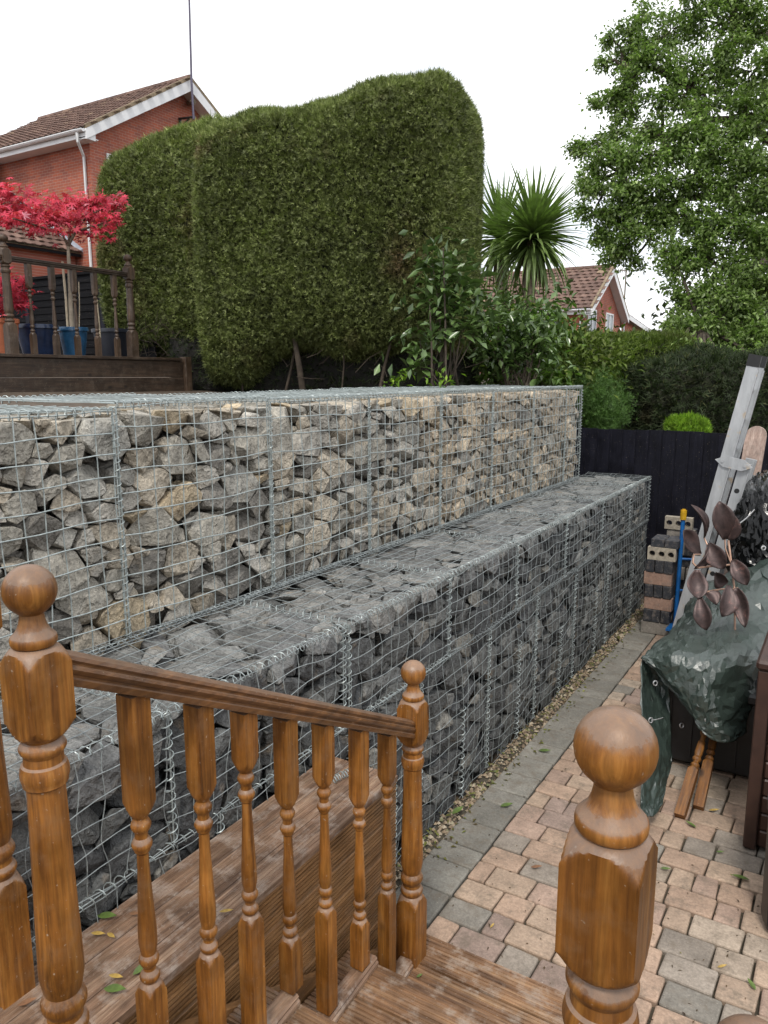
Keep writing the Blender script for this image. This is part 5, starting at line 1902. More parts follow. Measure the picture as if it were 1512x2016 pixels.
def house(name, label, Xg, Yc, Ya, zg, ze, za, LXh, oh_g, oh_e, tiles, win, extra=None):
    """gable wall in the plane X = Xg facing +X, ridge running away along -X; eaves wall at Y = Yc"""
    W = 2 * (Ya - Yc)
    t = thing(name, label, 'house', (Xg - LXh / 2, Ya, zg))
    Y1 = Yc + W
    m = MB()
    m.add([(Xg, Yc, zg), (Xg, Y1, zg), (Xg, Y1, ze), (Xg, Ya, za - 0.12), (Xg, Yc, ze)], [(0, 1, 2, 3, 4)])
    g_ = m.build('gable_wall', BRICK_Y, t)
    MB().box(Xg - LXh, Xg - 0.002, Yc, Yc + 0.1, zg, ze).build('eaves_wall', BRICK_X, t)
    sl = (za - ze) / (Ya - Yc)
    x0, x1 = Xg - LXh, Xg + oh_g
    zeo = ze - sl * oh_e
    rf_ = MB().add([(x0, Yc - oh_e, zeo), (x1, Yc - oh_e, zeo), (x1, Ya, za), (x0, Ya, za)], [(0, 1, 2, 3)]).add([(x0, Ya, za), (x1, Ya, za), (x1, Y1 + oh_e, zeo), (x0, Y1 + oh_e, zeo)], [(0, 1, 2, 3)]).build('roof', VERGE, t)
    na, nu = tiles
    tile_roof(rf_, (x0, Yc - oh_e - .03, zeo - .03 * sl + .02), (x1 - x0, 0, 0), (0, Ya - Yc + oh_e, za - zeo), na, nu)
    # ridge and verge
    m = MB()
    nr = int((x1 - x0) / 0.58)
    for k in range(nr):
        xa = x0 + (x1 - x0) * k / nr
        m.tube([(xa, Ya, za + .02), (xa + (x1 - x0) / nr * .97, Ya, za + .025)], 0.15, 8)
    m.build('ridge_tiles', ROOFTILE, rf_)
    for s_, ye in ((1, Yc - oh_e), (-1, Y1 + oh_e)):
        MB().loft([[(x1 - .10, ye, zeo - .02), (x1 + .03, ye, zeo - .02), (x1 + .03, ye, zeo + .12), (x1 - .10, ye, zeo + .12)], [(x1 - .10, Ya, za - .02), (x1 + .03, Ya, za - .02), (x1 + .03, Ya, za + .12), (x1 - .10, Ya, za + .12)]]).build('verge', VERGE, rf_)
        MB().loft([[(x1 - .03, ye, zeo - .36), (x1 + .022, ye, zeo - .36), (x1 + .022, ye, zeo - .02), (x1 - .03, ye, zeo - .02)], [(x1 - .03, Ya, za - .44), (x1 + .022, Ya, za - .44), (x1 + .022, Ya, za - .02), (x1 - .03, Ya, za - .02)]]).build('barge_board', WHITE, t)
        MB().loft([[(Xg, ye, zeo - .30), (x1 - .03, ye, zeo - .30), (x1 - .03, ye, zeo - .27), (Xg, ye, zeo - .27)], [(Xg, Ya, za - .38), (x1 - .03, Ya, za - .38), (x1 - .03, Ya, za - .35), (Xg, Ya, za - .35)]]).build('barge_soffit', WHITE, t)
    MB().box(Xg + .001, x1 - .035, Yc - oh_e + .001, Yc - oh_e + .42, zeo - .345, zeo - .03).build('box_end', WHITE, t)
    # fascia, soffit, gutter on the eaves side towards the camera
    MB().box(x0, x1 - .05, Yc - oh_e, Yc - oh_e + .03, zeo - .30, zeo + .0).build('fascia', WHITE, t)
    MB().box(x0, x1 - .05, Yc - oh_e + .03, Yc, zeo - .30, zeo - .27).build('soffit', WHITE, t)
    m = MB()
    rings = []
    for x in (x0, x1 - .02):
        rings.append([(x, Yc - oh_e - .09 + .095 * math.cos(a), zeo - .05 + .095 * math.sin(a)) for a in [math.pi + math.pi * k / 8 for k in range(9)]])
    m.loft(rings, caps=True)
    m.build('gutter', WHITE, t)
    MB().box(x0 + .4, x1 - .3, Yc - oh_e - .19, Yc - oh_e - .0, zeo - .075, zeo - .045).build('gutter_lip', WHITE, t)
    gx = x1 - .35
    dp_ = [(gx, Yc - oh_e - .09, zeo - .10), (gx, Yc - oh_e - .09, zeo - .42), (Xg - .25, Yc - .07, ze - .95 * oh_e - .55), (Xg - .25, Yc - .07, zg)]
    MB().tube(dp_, 0.055, 8).build('downpipe', WHITE, t, 50)
    for k, (ya, yb, z0, z1) in enumerate(win):
        f = MB()
        e = 0.09
        for (a0, a1, b0, b1) in ((ya, yb, z0, z0 + e), (ya, yb, z1 - e, z1), (ya, ya + e, z0 + e, z1 - e), (yb - e, yb, z0 + e, z1 - e), ((ya + yb) / 2 - .04, (ya + yb) / 2 + .04, z0 + e, z1 - e)):
            f.box(Xg - .02, Xg + .05, a0, a1, b0, b1)
        w_ = MB().box(Xg - .02, Xg + .012, ya + .02, yb - .02, z0 + .02, z1 - .02).build('window', GLASS, t)
        f.build('frame', WHITE, w_)
        MB().box(Xg - .02, Xg + .10, ya - .05, yb + .05, z0 - .06, z0 - .002).build('sill', WHITE, w_)
    return t, rf_


Xg = -24.1
hl, hroof = house('brick_house', 'red brick house with a brown tiled gable roof behind the hedge at the left', Xg, 19.25, 23.8, 2.6, 11.45, 14.2, 9.0, 0.55, 0.55, (30, 20), [(19.95, 22.6, 8.6, 10.65)])
# second roof slope that meets the first in a valley at the far left
xr = MB().add([(-37.5, 17.9, 10.0), (-29.6, 17.9, 10.0), (-29.6, 22.2, 12.7), (-37.5, 22.2, 12.7)], [(0, 1, 2, 3)]).build('cross_roof', VERGE, hl)
tile_roof(xr, (-38.0, 17.8, 9.98), (8.6, 0, 0), (0, 4.5, 2.82), 29, 16)
MB().box(-38.0, -30.2, 18.3, 18.4, 2.6, 10.1).build('cross_wall', BRICK_X, hl)
# single-storey lean-to roof abutting the eaves wall
lt_ = thing('lean_to', 'single-storey lean-to with a lichened brown tile roof and lead flashing at the far left', 'extension', (-17.5, 12.0, 2.6))
q_e = at(160, 500, 1.0) - EYEV
q_e = EYEV + q_e * (19.2 / q_e[1])
ex, ez = q_e[0], q_e[2]
sl2 = 0.62
lr = MB().add([(ex, 11.0, ez), (ex, q_e[1], ez), (ex - 6.0, q_e[1], ez + 6.0 * sl2), (ex - 6.0, 11.0, ez + 6.0 * sl2)], [(0, 1, 2, 3)]).build('roof', VERGE, lt_)
tile_roof(lr, (ex + .05, q_e[1], ez + .02), (0, 11.0 - q_e[1], 0), (-6.0, 0, 6.0 * sl2), int((q_e[1] - 11) / 0.36), 18)
MB().loft([[(ex + .05, q_e[1] - .12, ez + .09), (ex + .05, q_e[1] + .10, ez + .22), (ex + .05, q_e[1] + .12, ez + .02)], [(ex - 6, q_e[1] - .12, ez + 6 * sl2 + .09), (ex - 6, q_e[1] + .10, ez + 6 * sl2 + .22), (ex - 6, q_e[1] + .12, ez + 6 * sl2 + .02)]]).build('lead_flashing', LEAD, lt_)
MB().box(ex - .04, ex + .02, 11.0, q_e[1], ez - .12, ez - .02).build('fascia', BLACKFENCE_X, lt_)
MB().box(ex - 5.8, ex - .35, 11.2, q_e[1], 2.6, ez + .1).build('wall', BRICK_X, lt_)

# aerial mast clamped to the gable
am = thing('aerial_mast', 'tall thin aerial mast on a black bracket at the gable peak', 'aerial', at_x(386, 240, Xg + .3))
a0, a1, a2 = at_x(381, 235, Xg + .75), at_x(377, 160, Xg + .75), at_x(371, -60, Xg + .75)
MB().tube([a0, a1, a2], [0.045, 0.045, 0.035], 8).build('mast', plain('grey_mast', (0.10, 0.09, 0.13), 0.5, 0.3), am, 50)
MB().tube([at_x(353, 234, Xg + .05), at_x(384, 230, Xg + .75)], 0.045, 6).tube([at_x(355, 252, Xg + .05), at_x(372, 234, Xg + .45)], 0.035, 6).tube([at_x(354, 232, Xg + .04), at_x(356, 256, Xg + .04)], 0.06, 6).build('bracket', BLACKPL, am)
MB().tube([at_x(372, 203, Xg + .1), at_x(381, 200, Xg + .75)], 0.10, 8).build('clamp', STEM, am)

Xr = -13.2
hr, _ = house('brick_house', 'far red brick house with white gable windows beyond the low hedge at the right', Xr, 42.9, 46.55, 0.0, 6.55, 8.95, 12.0, 0.45, 0.35, (30, 12), [(43.3, 44.9, 4.6, 6.40), (46.9, 48.5, 4.7, 6.40)])
# lower wing beyond
Y2 = 50.2
wg = thing('house_wing', 'low brick wing with a shallow tiled roof right of the far house', 'house', (-11, 55, 0))
q1, q2, q3, q4 = at_x(1226, 612, -13.4), at_x(1345, 655, -13.4), at_x(1330, 640, -18.0), at_x(1228, 600, -18.0)
wr = slab([(-12.9, 50.4, 6.55), (-12.9, 64.0, 5.15), (-18.5, 64.0, 7.6), (-18.5, 50.4, 8.4)], 0.1).build('roof', VERGE, wg)
tile_roof(wr, (-12.9, 50.4, 6.57), (0, 13.6, -1.4), (-5.6, 0, 1.9), 36, 10)
MB().loft([[(-12.85, 50.4, 6.27), (-12.80, 50.4, 6.27), (-12.80, 50.4, 6.55), (-12.85, 50.4, 6.55)], [(-12.85, 64.0, 4.87), (-12.80, 64.0, 4.87), (-12.80, 64.0, 5.15), (-12.85, 64.0, 5.15)]]).build('fascia', WHITE, wg)
MB().add([(-13.2, 50.6, 0), (-13.2, 63.8, 0), (-13.2, 63.8, 4.95), (-13.2, 50.6, 6.3)], [(0, 1, 2, 3)]).build('wall', BRICK_Y, wg)
MB().tube([(-12.95, 50.65, 6.3), (-13.1, 50.75, 5.8), (-13.1, 50.75, 0)], 0.06, 8).build('downpipe', WHITE, wg)
ta = thing('television_aerial', 'television aerial on a leaning pole behind the far house', 'aerial', (-17, 56, 6))
f_ = lambda px, py: at(px, py, 52.0)
MB().tube([f_(1228, 612), f_(1233, 530)], 0.05, 6).build('pole', STEM, ta)
m = MB().tube([f_(1216, 534), f_(1240, 531)], 0.035, 5)
for k in range(6):
    m.tube([f_(1218 + 4 * k, 529 - .5 * k), f_(1218 + 4 * k, 538 - .5 * k)], 0.022, 4)
m.build('elements', STEM, ta)

# ------------------------------------------------------------------ hedges


def hedge_shell(path, thick, zb, ztop, n=46, ring=30, rnd_end=0.16, amp=0.12, seed=0.0, expo=4.0, left_round=True, right_round=True):
    """path: function u -> centre (x, y), across-vector; rounded clipped body with lumps"""
    vs, fs = [], []
    for i in range(n + 1):
        u = i / n
        c, ac = path(u)
        e = 1.0
        if u < rnd_end and left_round:
            e = math.sqrt(max(0.0, 1 - ((rnd_end - u) / rnd_end) ** 2.4))
        if u > 1 - rnd_end and right_round:
            e = math.sqrt(max(0.0, 1 - ((u - 1 + rnd_end) / rnd_end) ** 2.4))
        e = max(e, 0.04)
        z0, z1 = zb(u), ztop(u)
        zc, hz = (z0 + z1) / 2, (z1 - z0) / 2
        for j in range(ring):
            a = 2 * math.pi * j / ring
            ca, sa = math.cos(a), math.sin(a)
            q_ = (abs(ca) ** expo + abs(sa) ** expo) ** (-1 / expo)
            s_, zz = q_ * ca * thick / 2 * e, zc + q_ * sa * hz * (e ** 0.25 if sa > 0 else 1)
            p = Vector((c[0] + ac[0] * s_, c[1] + ac[1] * s_, zz))
            nn = Vector((ac[0] * ca, ac[1] * ca, sa))
            h = noise.noise((p.x * 0.9 + seed, p.y * 0.9, p.z * 0.6)) * amp + noise.noise((p.x * 2.6, p.y * 2.6 + seed, p.z * 1.8)) * amp * 0.6
            vs.append(tuple(p + nn * h))
    for i in range(n):
        for j in range(ring):
            a, b_ = i * ring + j, i * ring + (j + 1) % ring
            fs.append((a, a + ring, b_ + ring, b_))
    return vs, fs


def sunk(vs, fs, d):
    V = np.array(vs)
    N_ = np.zeros_like(V)
    for f in fs:
        n_ = np.cross(V[f[1]] - V[f[0]], V[f[2]] - V[f[0]])
        for i in f:
            N_[i] += n_
    return V - unit(N_) * d


def straight(p, q):
    p, q = np.array(p[:2]), np.array(q[:2])
    d = (q - p) / np.linalg.norm(q - p)
    ac = np.array([d[1], -d[0]])
    return lambda u: (p + (q - p) * u, ac)


def interp(tab):
    xs, ys = [a for a, _ in tab], [c for _, c in tab]
    return lambda u: float(np.interp(u, xs, ys))


def outward(vs, fs):
    """make sure faces look outwards"""
    V = np.array(vs)
    c = V.mean(0)
    f = fs[len(fs) // 2 + 3]
    p = V[list(f)]
    n_ = np.cross(p[1] - p[0], p[2] - p[0])
    if n_ @ (p.mean(0) - c) < 0:
        fs = [tuple(reversed(f)) for f in fs]
    return vs, fs


hg = thing('clipped_hedge', 'huge clipped conifer hedge with a rounded top and brown bare patches', 'hedge', (-6.0, 8.3, 2.45))
rgn = np.random.default_rng(77)
# main body: front face from px 350 (far) to px 945 (near)
pL, pR = at(362, 740, 9.75), at(895, 740, 8.75)
dirv = (pR - pL)[:2] / np.linalg.norm((pR - pL)[:2])
back = np.array([-dirv[1], dirv[0]])
TH = 2.3
cL, cR = pL[:2] + back * TH / 2, pR[:2] + back * TH / 2
tops = [(352, 290), (430, 258), (500, 242), (560, 230), (640, 213), (700, 198), (780, 178), (850, 166), (905, 170)]
tt = []
for px, py in tops:
    u = (px - 362) / (895 - 362)
    dpt = 9.75 + (8.75 - 9.75) * u + 0.25
    tt.append((u, at(px, py, dpt)[2]))
bots = interp([(0, 2.50), (.18, 2.48), (.30, 2.85), (.42, 2.98), (.6, 2.82), (.75, 2.95), (1, 2.9)])
vs, fs = outward(*hedge_shell(straight(cL, cR), TH, bots, interp(tt), 56, 34, 0.10, 0.10, 3.0, 4.5))
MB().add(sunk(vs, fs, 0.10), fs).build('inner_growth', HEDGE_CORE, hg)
P, Nn = sample_mesh(vs, fs, 230000, rgn)
P = P - Nn * rgn.uniform(-0.02, 0.10, (len(P), 1))
vis = (Nn @ (EYEV - np.array([P[:, 0].mean(), P[:, 1].mean(), 4.0]))) > -3.5
P, Nn = P[vis], Nn[vis]
top = Nn[:, 2] > 0.45
V, Fc = sprigs(P[~top], Nn[~top], rgn, (0.030, 0.085), 0.0105, 0.5, 0.30, 0.75)
mesh_np('crown', V, Fc, HEDGE_LEAF, hg)
V, Fc = sprigs(P[top], Nn[top], rgn, (0.035, 0.10), 0.0105, 0.6, 0.5, 0.55)
mesh_np('top_growth', V, Fc, HEDGE_TOP, hg)
i_ = rgn.choice(len(P), 2600, replace=False)
V, Fc = sprigs(P[i_], Nn[i_], rgn, (0.09, 0.20), 0.007, 0.9, 0.5, 0.45)
mesh_np('stray_shoots', V, Fc, HEDGE_TOP, hg)
# set-back left part
pL2, pR2 = at(180, 740, 11.0), at(400, 740, 10.15)
d2 = (pR2 - pL2)[:2] / np.linalg.norm((pR2 - pL2)[:2])
b2 = np.array([-d2[1], d2[0]])
c0, c1 = pL2[:2] + b2 * 1.1, pR2[:2] + b2 * 1.1
tz = [(0, at(182, 385, 11.7)[2]), (.2, at(215, 330, 11.6)[2]), (.5, at(270, 302, 11.3)[2]), (1, at(400, 276, 10.9)[2])]
vs, fs = outward(*hedge_shell(straight(c0, c1), 2.2, interp([(0, 2.95), (1, 2.75)]), interp(tz), 30, 34, 0.22, 0.12, 9.0, 3.6, True, False))
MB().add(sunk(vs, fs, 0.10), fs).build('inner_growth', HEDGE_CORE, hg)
P, Nn = sample_mesh(vs, fs, 80000, rgn)
P = P - Nn * rgn.uniform(-0.02, 0.10, (len(P), 1))
top = Nn[:, 2] > 0.35
V, Fc = sprigs(P[~top], Nn[~top], rgn, (0.038, 0.095), 0.012, 0.5, 0.30, 0.75)
mesh_np('crown', V, Fc, HEDGE_LEAF, hg)
V, Fc = sprigs(P[top], Nn[top], rgn, (0.04, 0.11), 0.012, 0.6, 0.5, 0.55)
mesh_np('top_growth', V, Fc, HEDGE_TOP, hg)
# dark filler slab under the hedge skirt, the shade there put into its colour
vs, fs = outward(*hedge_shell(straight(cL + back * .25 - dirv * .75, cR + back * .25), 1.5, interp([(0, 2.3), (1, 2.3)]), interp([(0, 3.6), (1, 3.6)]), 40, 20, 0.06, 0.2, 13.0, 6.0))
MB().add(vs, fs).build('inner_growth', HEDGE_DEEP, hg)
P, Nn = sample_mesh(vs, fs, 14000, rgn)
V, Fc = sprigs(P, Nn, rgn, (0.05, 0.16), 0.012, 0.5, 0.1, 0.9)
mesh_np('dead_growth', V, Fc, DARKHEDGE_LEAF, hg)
# bare stems at the foot
rs = random.Random(12)
for px in (478, 560, 597, 672, 745, 905):
    dpt = 9.75 - (px - 362) / 588.0 + rs.uniform(0.35, 0.7)
    p = at(px, 765, dpt)
    p[2] = 2.40
    q = Vector(p) + Vector((rs.uniform(-.25, .25), rs.uniform(-.2, .2), 0.75))
    mid = (Vector(p) + q) / 2 + Vector((rs.uniform(-.06, .06), rs.uniform(-.06, .06), 0))
    r = rs.uniform(0.012, 0.026)
    if px == 597:
        r = 0.045
    MB().tube([p, mid, q], [r, r * .85, r * .7], 7).build('stem', DARKSTEM, hg, 60)
m = MB()
for k in range(70):
    px = rs.choice([rs.uniform(560, 940), rs.uniform(255, 345)])
    dpt = (9.75 - (px - 362) / 588.0 + rs.uniform(0.1, 0.6)) if px > 400 else rs.uniform(10.0, 10.5)
    p = Vector(at(px, rs.uniform(680, 755) if px > 400 else rs.uniform(640, 715), dpt))
    q = p + Vector((rs.uniform(-.35, .35), rs.uniform(-.25, .25), rs.uniform(-.12, .30)))
    m.tube([p, (p + q) / 2 + Vector((0, 0, rs.uniform(-.05, .05))), q], [0.0045, 0.0035, 0.002], 4)
tag(m.build('twigs', DARKSTEM, hg), kind='stuff')

# green hedge beyond the fence
lh = thing('clipped_hedge', 'lower green conifer hedge in front of the far brick house', 'hedge', (-3.6, 13.5, 0))
a, c = at(1075, 700, 12.6), at(1345, 700, 12.9)
dz_ = lambda px, py, d_: at(px, py, d_)[2]
vs, fs = outward(*hedge_shell(straight(a, c), 1.8, interp([(0, 0), (1, 0)]), interp([(0, dz_(1100, 668, 13)), (.3, dz_(1150, 664, 13)), (.6, dz_(1230, 667, 13)), (.9, dz_(1320, 664, 13)), (1, dz_(1340, 675, 13))]), 40, 30, 0.08, 0.12, 21.0, 4.0))
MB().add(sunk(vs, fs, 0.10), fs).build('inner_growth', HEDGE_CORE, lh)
P, Nn = sample_mesh(vs, fs, 26000, rgn)
P = P[P[:, 2] > 1.6] if False else P
V, Fc = sprigs(P, Nn, rgn, (0.08, 0.20), 0.024, 0.6, 0.35, 0.7)
mesh_np('crown', V, Fc, LOWHEDGE_LEAF, lh)
dh = thing('clipped_hedge', 'very dark shaded hedge behind the black fence at the right', 'hedge', (-1.8, 12.0, 0))
a, c = at(1235, 760, 11.6), at(1640, 740, 11.6)
vs, fs = outward(*hedge_shell(straight(a, c), 1.6, interp([(0, 0), (1, 0)]), interp([(0, dz_(1240, 740, 11.8)), (.2, dz_(1300, 712, 11.8)), (.35, dz_(1360, 690, 11.8)), (1, dz_(1640, 680, 11.8))]), 40, 28, 0.10, 0.16, 41.0, 3.6))
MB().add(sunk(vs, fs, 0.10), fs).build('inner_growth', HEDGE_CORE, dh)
P, Nn = sample_mesh(vs, fs, 22000, rgn)
V, Fc = sprigs(P, Nn, rgn, (0.07, 0.17), 0.022, 0.5, 0.3, 0.8)
mesh_np('crown', V, Fc, DARKHEDGE_LEAF, dh)
lc = thing('dwarf_conifer', 'bright lime-green dwarf conifer showing over the black fence', 'shrub', (-1.4, 10.4, 0))
P = []
for px, py, r in ((1332, 842, 22), (1355, 840, 24), (1378, 846, 20), (1345, 836, 16), (1366, 834, 14), (1350, 870, 45)):
    c = at(px, py, 10.2)
    rr_ = r / F * 10.2
    d_ = unit(rgn.normal(0, 1, (700, 3)))
    P.append(c + d_ * rr_ * np.cbrt(rgn.uniform(.3, 1, (700, 1))) * np.array([1, 1, 1.0]))
P = np.concatenate(P)
V, Fc = sprigs(P, unit(P - at(1355, 880, 10.2)), rgn, (0.04, 0.09), 0.014, 0.5, 0.9, 0.3)
mesh_np('crown', V, Fc, LIME_LEAF, lc)
MB().tube([(P[:, 0].mean(), P[:, 1].mean(), 0), (P[:, 0].mean(), P[:, 1].mean(), 1.9)], 0.04, 7).build('trunk', DARKSTEM, lc)
# feathery green shrub beside the end of the wall
fs_ = thing('feathery_shrub', 'soft feathery green shrub just beyond the far end of the upper gabions', 'shrub', at(1190, 800, 10.6) * np.array([1, 1, 0]))
P, Dn = [], []
m = MB()
for k in range(46):
    b0 = at(rs.uniform(1165, 1205), 900, 10.8)
    tip = at(rs.uniform(1140, 1245), rs.uniform(725, 815), 10.8 + rs.uniform(-.4, .4))
    mid = (b0 + tip) / 2 + np.array([0, 0, .12])
    ts = rgn.uniform(0.3, 1.0, 130)[:, None]
    pts = b0 * (1 - ts) ** 2 + 2 * mid * ts * (1 - ts) + tip * ts ** 2
    P.append(pts + rgn.normal(0, 0.055, pts.shape))
    Dn.append(np.repeat(unit((tip - b0)[None]), len(pts), 0))
    m.tube([b0, mid, tip], [.008, .006, .003], 4)
P, Dn = np.concatenate(P), np.concatenate(Dn)
V, Fc = sprigs(P, Dn, rgn, (0.05, 0.11), 0.006, 0.6, 0.2, 0.8)
mesh_np('crown', V, Fc, FEATHER_LEAF, fs_)
m.build('stems', FEATHER_LEAF, fs_)

# ------------------------------------------------------------------ cordyline


def sword(L, W, droop, n=7):
    vs, fs = [], []
    x = z = 0.0
    ang = 0.0
    for i in range(n + 1):
        t = i / n
        w = W * 0.5 * (0.55 + 0.45 * math.sin(math.pi * min(1, t * 1.3 + .1))) * (1 - t ** 4)
        if i == n:
            w = 0.001
        vs += [(x, -w, z + w * .5), (x, 0, z), (x, w, z + w * .5)]
        ang -= droop * t / n * 1.9
        x += L / n * math.cos(ang)
        z += L / n * math.sin(ang)
    for i in range(n):
        a = i * 3
        fs += [(a, a + 3, a + 4, a + 1), (a + 1, a + 4, a + 5, a + 2)]
    me = bpy.data.meshes.new('sword_leaf')
    me.from_pydata(vs, [], fs)
    me.update()
    me.materials.append(PALM_LEAF)
    me.shade_smooth()
    return me


SW = [sword(0.84, 0.060, d_) for d_ in (0.12, 0.3, 0.55, 0.95)]
SWD = sword(0.62, 0.045, 0.9)
SWD.materials.clear()
SWD.materials.append(PALM_DEAD)


def cordyline(label, head, foot, n, size, seed):
    rg_ = random.Random(seed)
    t = thing('cordyline', label, 'palm', (foot[0], foot[1], 2.42))
    hd, ft = Vector(head), Vector(foot)
    ft.z = 2.42
    m = MB()
    pts = [ft + (hd - ft) * f + Vector((0.03 * math.sin(f * 5), 0, 0)) for f in (0, .25, .5, .75, 1.0)]
    m.tube(pts, [0.10, 0.085, 0.08, 0.085, 0.07], 10)
    m.build('trunk', STEM, t, 60)
    for k in range(n):
        el = R(rg_.triangular(-82, 88, 8))
        az = rg_.uniform(0, 2 * math.pi)
        i = 0 if el > R(50) else (1 if el > R(15) else (2 if el > R(-25) else 3))
        dead = el < R(-55)
        o = bpy.data.objects.new('dead_leaf' if dead else 'leaf', SWD if dead else SW[i])
        COL.objects.link(o)
        o.parent = t
        base = hd - Vector(t.location) + Vector((0, 0, 0.10 * math.sin(el)))
        o.location = base
        d_ = Vector((math.cos(el) * math.cos(az), math.cos(el) * math.sin(az), math.sin(el)))
        zz = Vector((0, 0, 1)) if abs(el) < R(80) else Vector((math.cos(az + 1), math.sin(az + 1), 0))
        yv = zz.cross(d_).normalized()
        zv = d_.cross(yv)
        M = Matrix((d_, yv, zv)).transposed().to_4x4()
        o.rotation_euler = M.to_euler()
        s_ = size * rg_.uniform(0.8, 1.15)
        o.scale = (s_, s_, s_)
    return t


cordyline('tall cordyline palm with a mop of sword leaves right of the hedge', at(1050, 468, 11.0), at(1028, 760, 10.9), 300, 1.1, 4)
cordyline('second paler cordyline half hidden behind the hedge corner', at(988, 470, 12.6), at(992, 760, 12.4), 170, 1.25, 5)


# ------------------------------------------------------------------ broad-leaved shrubs
def broad_leaf(L, W, droop, mat, n=6):
    me = leaf_data('leaf', mat, L, W, -droop, n)
    return me


GL = [broad_leaf(0.17, 0.068, d_, GLOSS_LEAF) for d_ in (0.05, 0.22, 0.42)]
LL = [broad_leaf(0.15, 0.075, d_, LIGHT_LEAF) for d_ in (0.05, 0.25)]


def shrub(name, label, tips, foot, nleaf, meshes, seed, spread=1.0, stemr=0.014, stemmat=STEM, size=1.0, fill=0):
    rg_ = random.Random(seed)
    ft = Vector(foot)
    t = thing(name, label, 'shrub', ft)
    m = MB()
    cnt = 0
    for tp in tips:
        tip = Vector(tp)
        b0 = ft + Vector((rg_.uniform(-.12, .12), rg_.uniform(-.12, .12), 0))
        mid = b0.lerp(tip, 0.55) + Vector((rg_.uniform(-.10, .10), rg_.uniform(-.10, .10), rg_.uniform(-.05, .10)))
        pts = [b0, b0.lerp(mid, .5) + Vector((rg_.uniform(-.03, .03), rg_.uniform(-.03, .03), 0)), mid, mid.lerp(tip, .5) + Vector((0, 0, .03)), tip]
        m.tube(pts, [stemr, stemr * .8, stemr * .62, stemr * .45, stemr * .25], 6)
        for k in range(nleaf):
            f = 1.0 - 0.42 * (k / nleaf) * rg_.uniform(.4, 1.1)
            base = (mid.lerp(tip, max(0, (f - .5) * 2)))
            az = k * 2.4 + rg_.uniform(-.5, .5)
            el = R(rg_.uniform(-35, 38))
            d_ = Vector((math.cos(el) * math.cos(az), math.cos(el) * math.sin(az), math.sin(el)))
            yv = Vector((0, 0, 1)).cross(d_).normalized()
            zv = d_.cross(yv)
            tw = Matrix.Rotation(rg_.uniform(-.6, .6), 4, 'X')
            if cnt < 300:
                o = bpy.data.objects.new('leaf', rg_.choice(meshes))
                COL.objects.link(o)
                o.parent = t
                o.location = base - ft
                o.rotation_euler = (Matrix((d_, yv, zv)).transposed().to_4x4() @ tw).to_euler()
                s_ = size * rg_.uniform(0.7, 1.2)
                o.scale = (s_, s_, s_)
                cnt += 1
    m.build('stems', stemmat, t, 60)
    if fill:
        T = np.array([list(q) for q in tips])
        P = T[rgn.integers(0, len(T), fill)] + rgn.normal(0, 1, (fill, 3)) * np.array([.16, .16, .12])
        P = P[P[:, 2] > 2.35]
        V, Fc = leaf_quads(P, rgn.normal(0, 1, P.shape) + np.array([0, 0, -.15]), rgn.normal(0, .45, P.shape) + np.array([0, 0, 1.]), rgn.uniform(.09, .17, len(P)), rgn.uniform(.045, .075, len(P)))
        tag(mesh_np('small_leaves', V, Fc, meshes[0].materials[0], t), kind='stuff')
    return t


tips = [at(px, py, d_) for px, py, d_ in ((832, 500, 8.2), (850, 510, 8.1), (870, 498, 8.3), (905, 535, 8.2), (920, 560, 8.1), (885, 580, 8.0), (862, 580, 8.1), (840, 570, 8.3), (935, 590, 8.2), (815, 690, 8.0), (822, 640, 8.1), (890, 620, 8.0), (912, 640, 8.1), (872, 650, 7.95), (945, 545, 8.3), (955, 620, 8.2), (808, 720, 7.9), (880, 530, 8.1))]
f0 = at(868, 765, 8.2)
f0[2] = 2.42
shrub('rhododendron', 'leggy glossy-leaved rhododendron in front of the right end of the hedge', tips, f0, 15, GL, 6, stemr=0.009, stemmat=DARKSTEM, fill=260, size=1.2)
for px, lab in ((848, 'thin bare stake left of the rhododendron'), (876, 'taller thin bare stake among the rhododendron leaves')):
    a, c = at(px + 2, 765, 7.9), at(px - (2 if px < 860 else 4), 600 if px < 860 else 488, 8.0)
    tag(MB().tube([a, (a + c) / 2 + np.array([.01, 0, 0]), c], [0.011, 0.010, 0.007], 7).build('stake', DARKSTEM, None, 50), lab, 'stake', 'bare stakes in the bed')
tips = []
rs2 = random.Random(18)
for k in range(38):
    px, py = rs2.uniform(955, 1088), rs2.uniform(575, 740)
    if py < 590 and px > 1095:
        continue
    tips.append(at(px, py, rs2.uniform(9.0, 9.9)))
f0 = at(1020, 770, 9.5)
f0[2] = 2.42
shrub('laurel_shrub', 'dense broad-leaved laurel below the cordyline', tips, f0, 8, GL + LL, 7, size=0.98, stemr=0.009, fill=900)
tips = [at(rs2.uniform(950, 1095), rs2.uniform(610, 745), rs2.uniform(10.0, 10.8)) for k in range(36)]
f0 = at(1050, 775, 10.4)
f0[2] = 2.42
shrub('laurel_shrub', 'lighter green laurel growing behind the dense laurel', tips, f0, 8, LL, 8, size=1.05, stemr=0.009, fill=900)
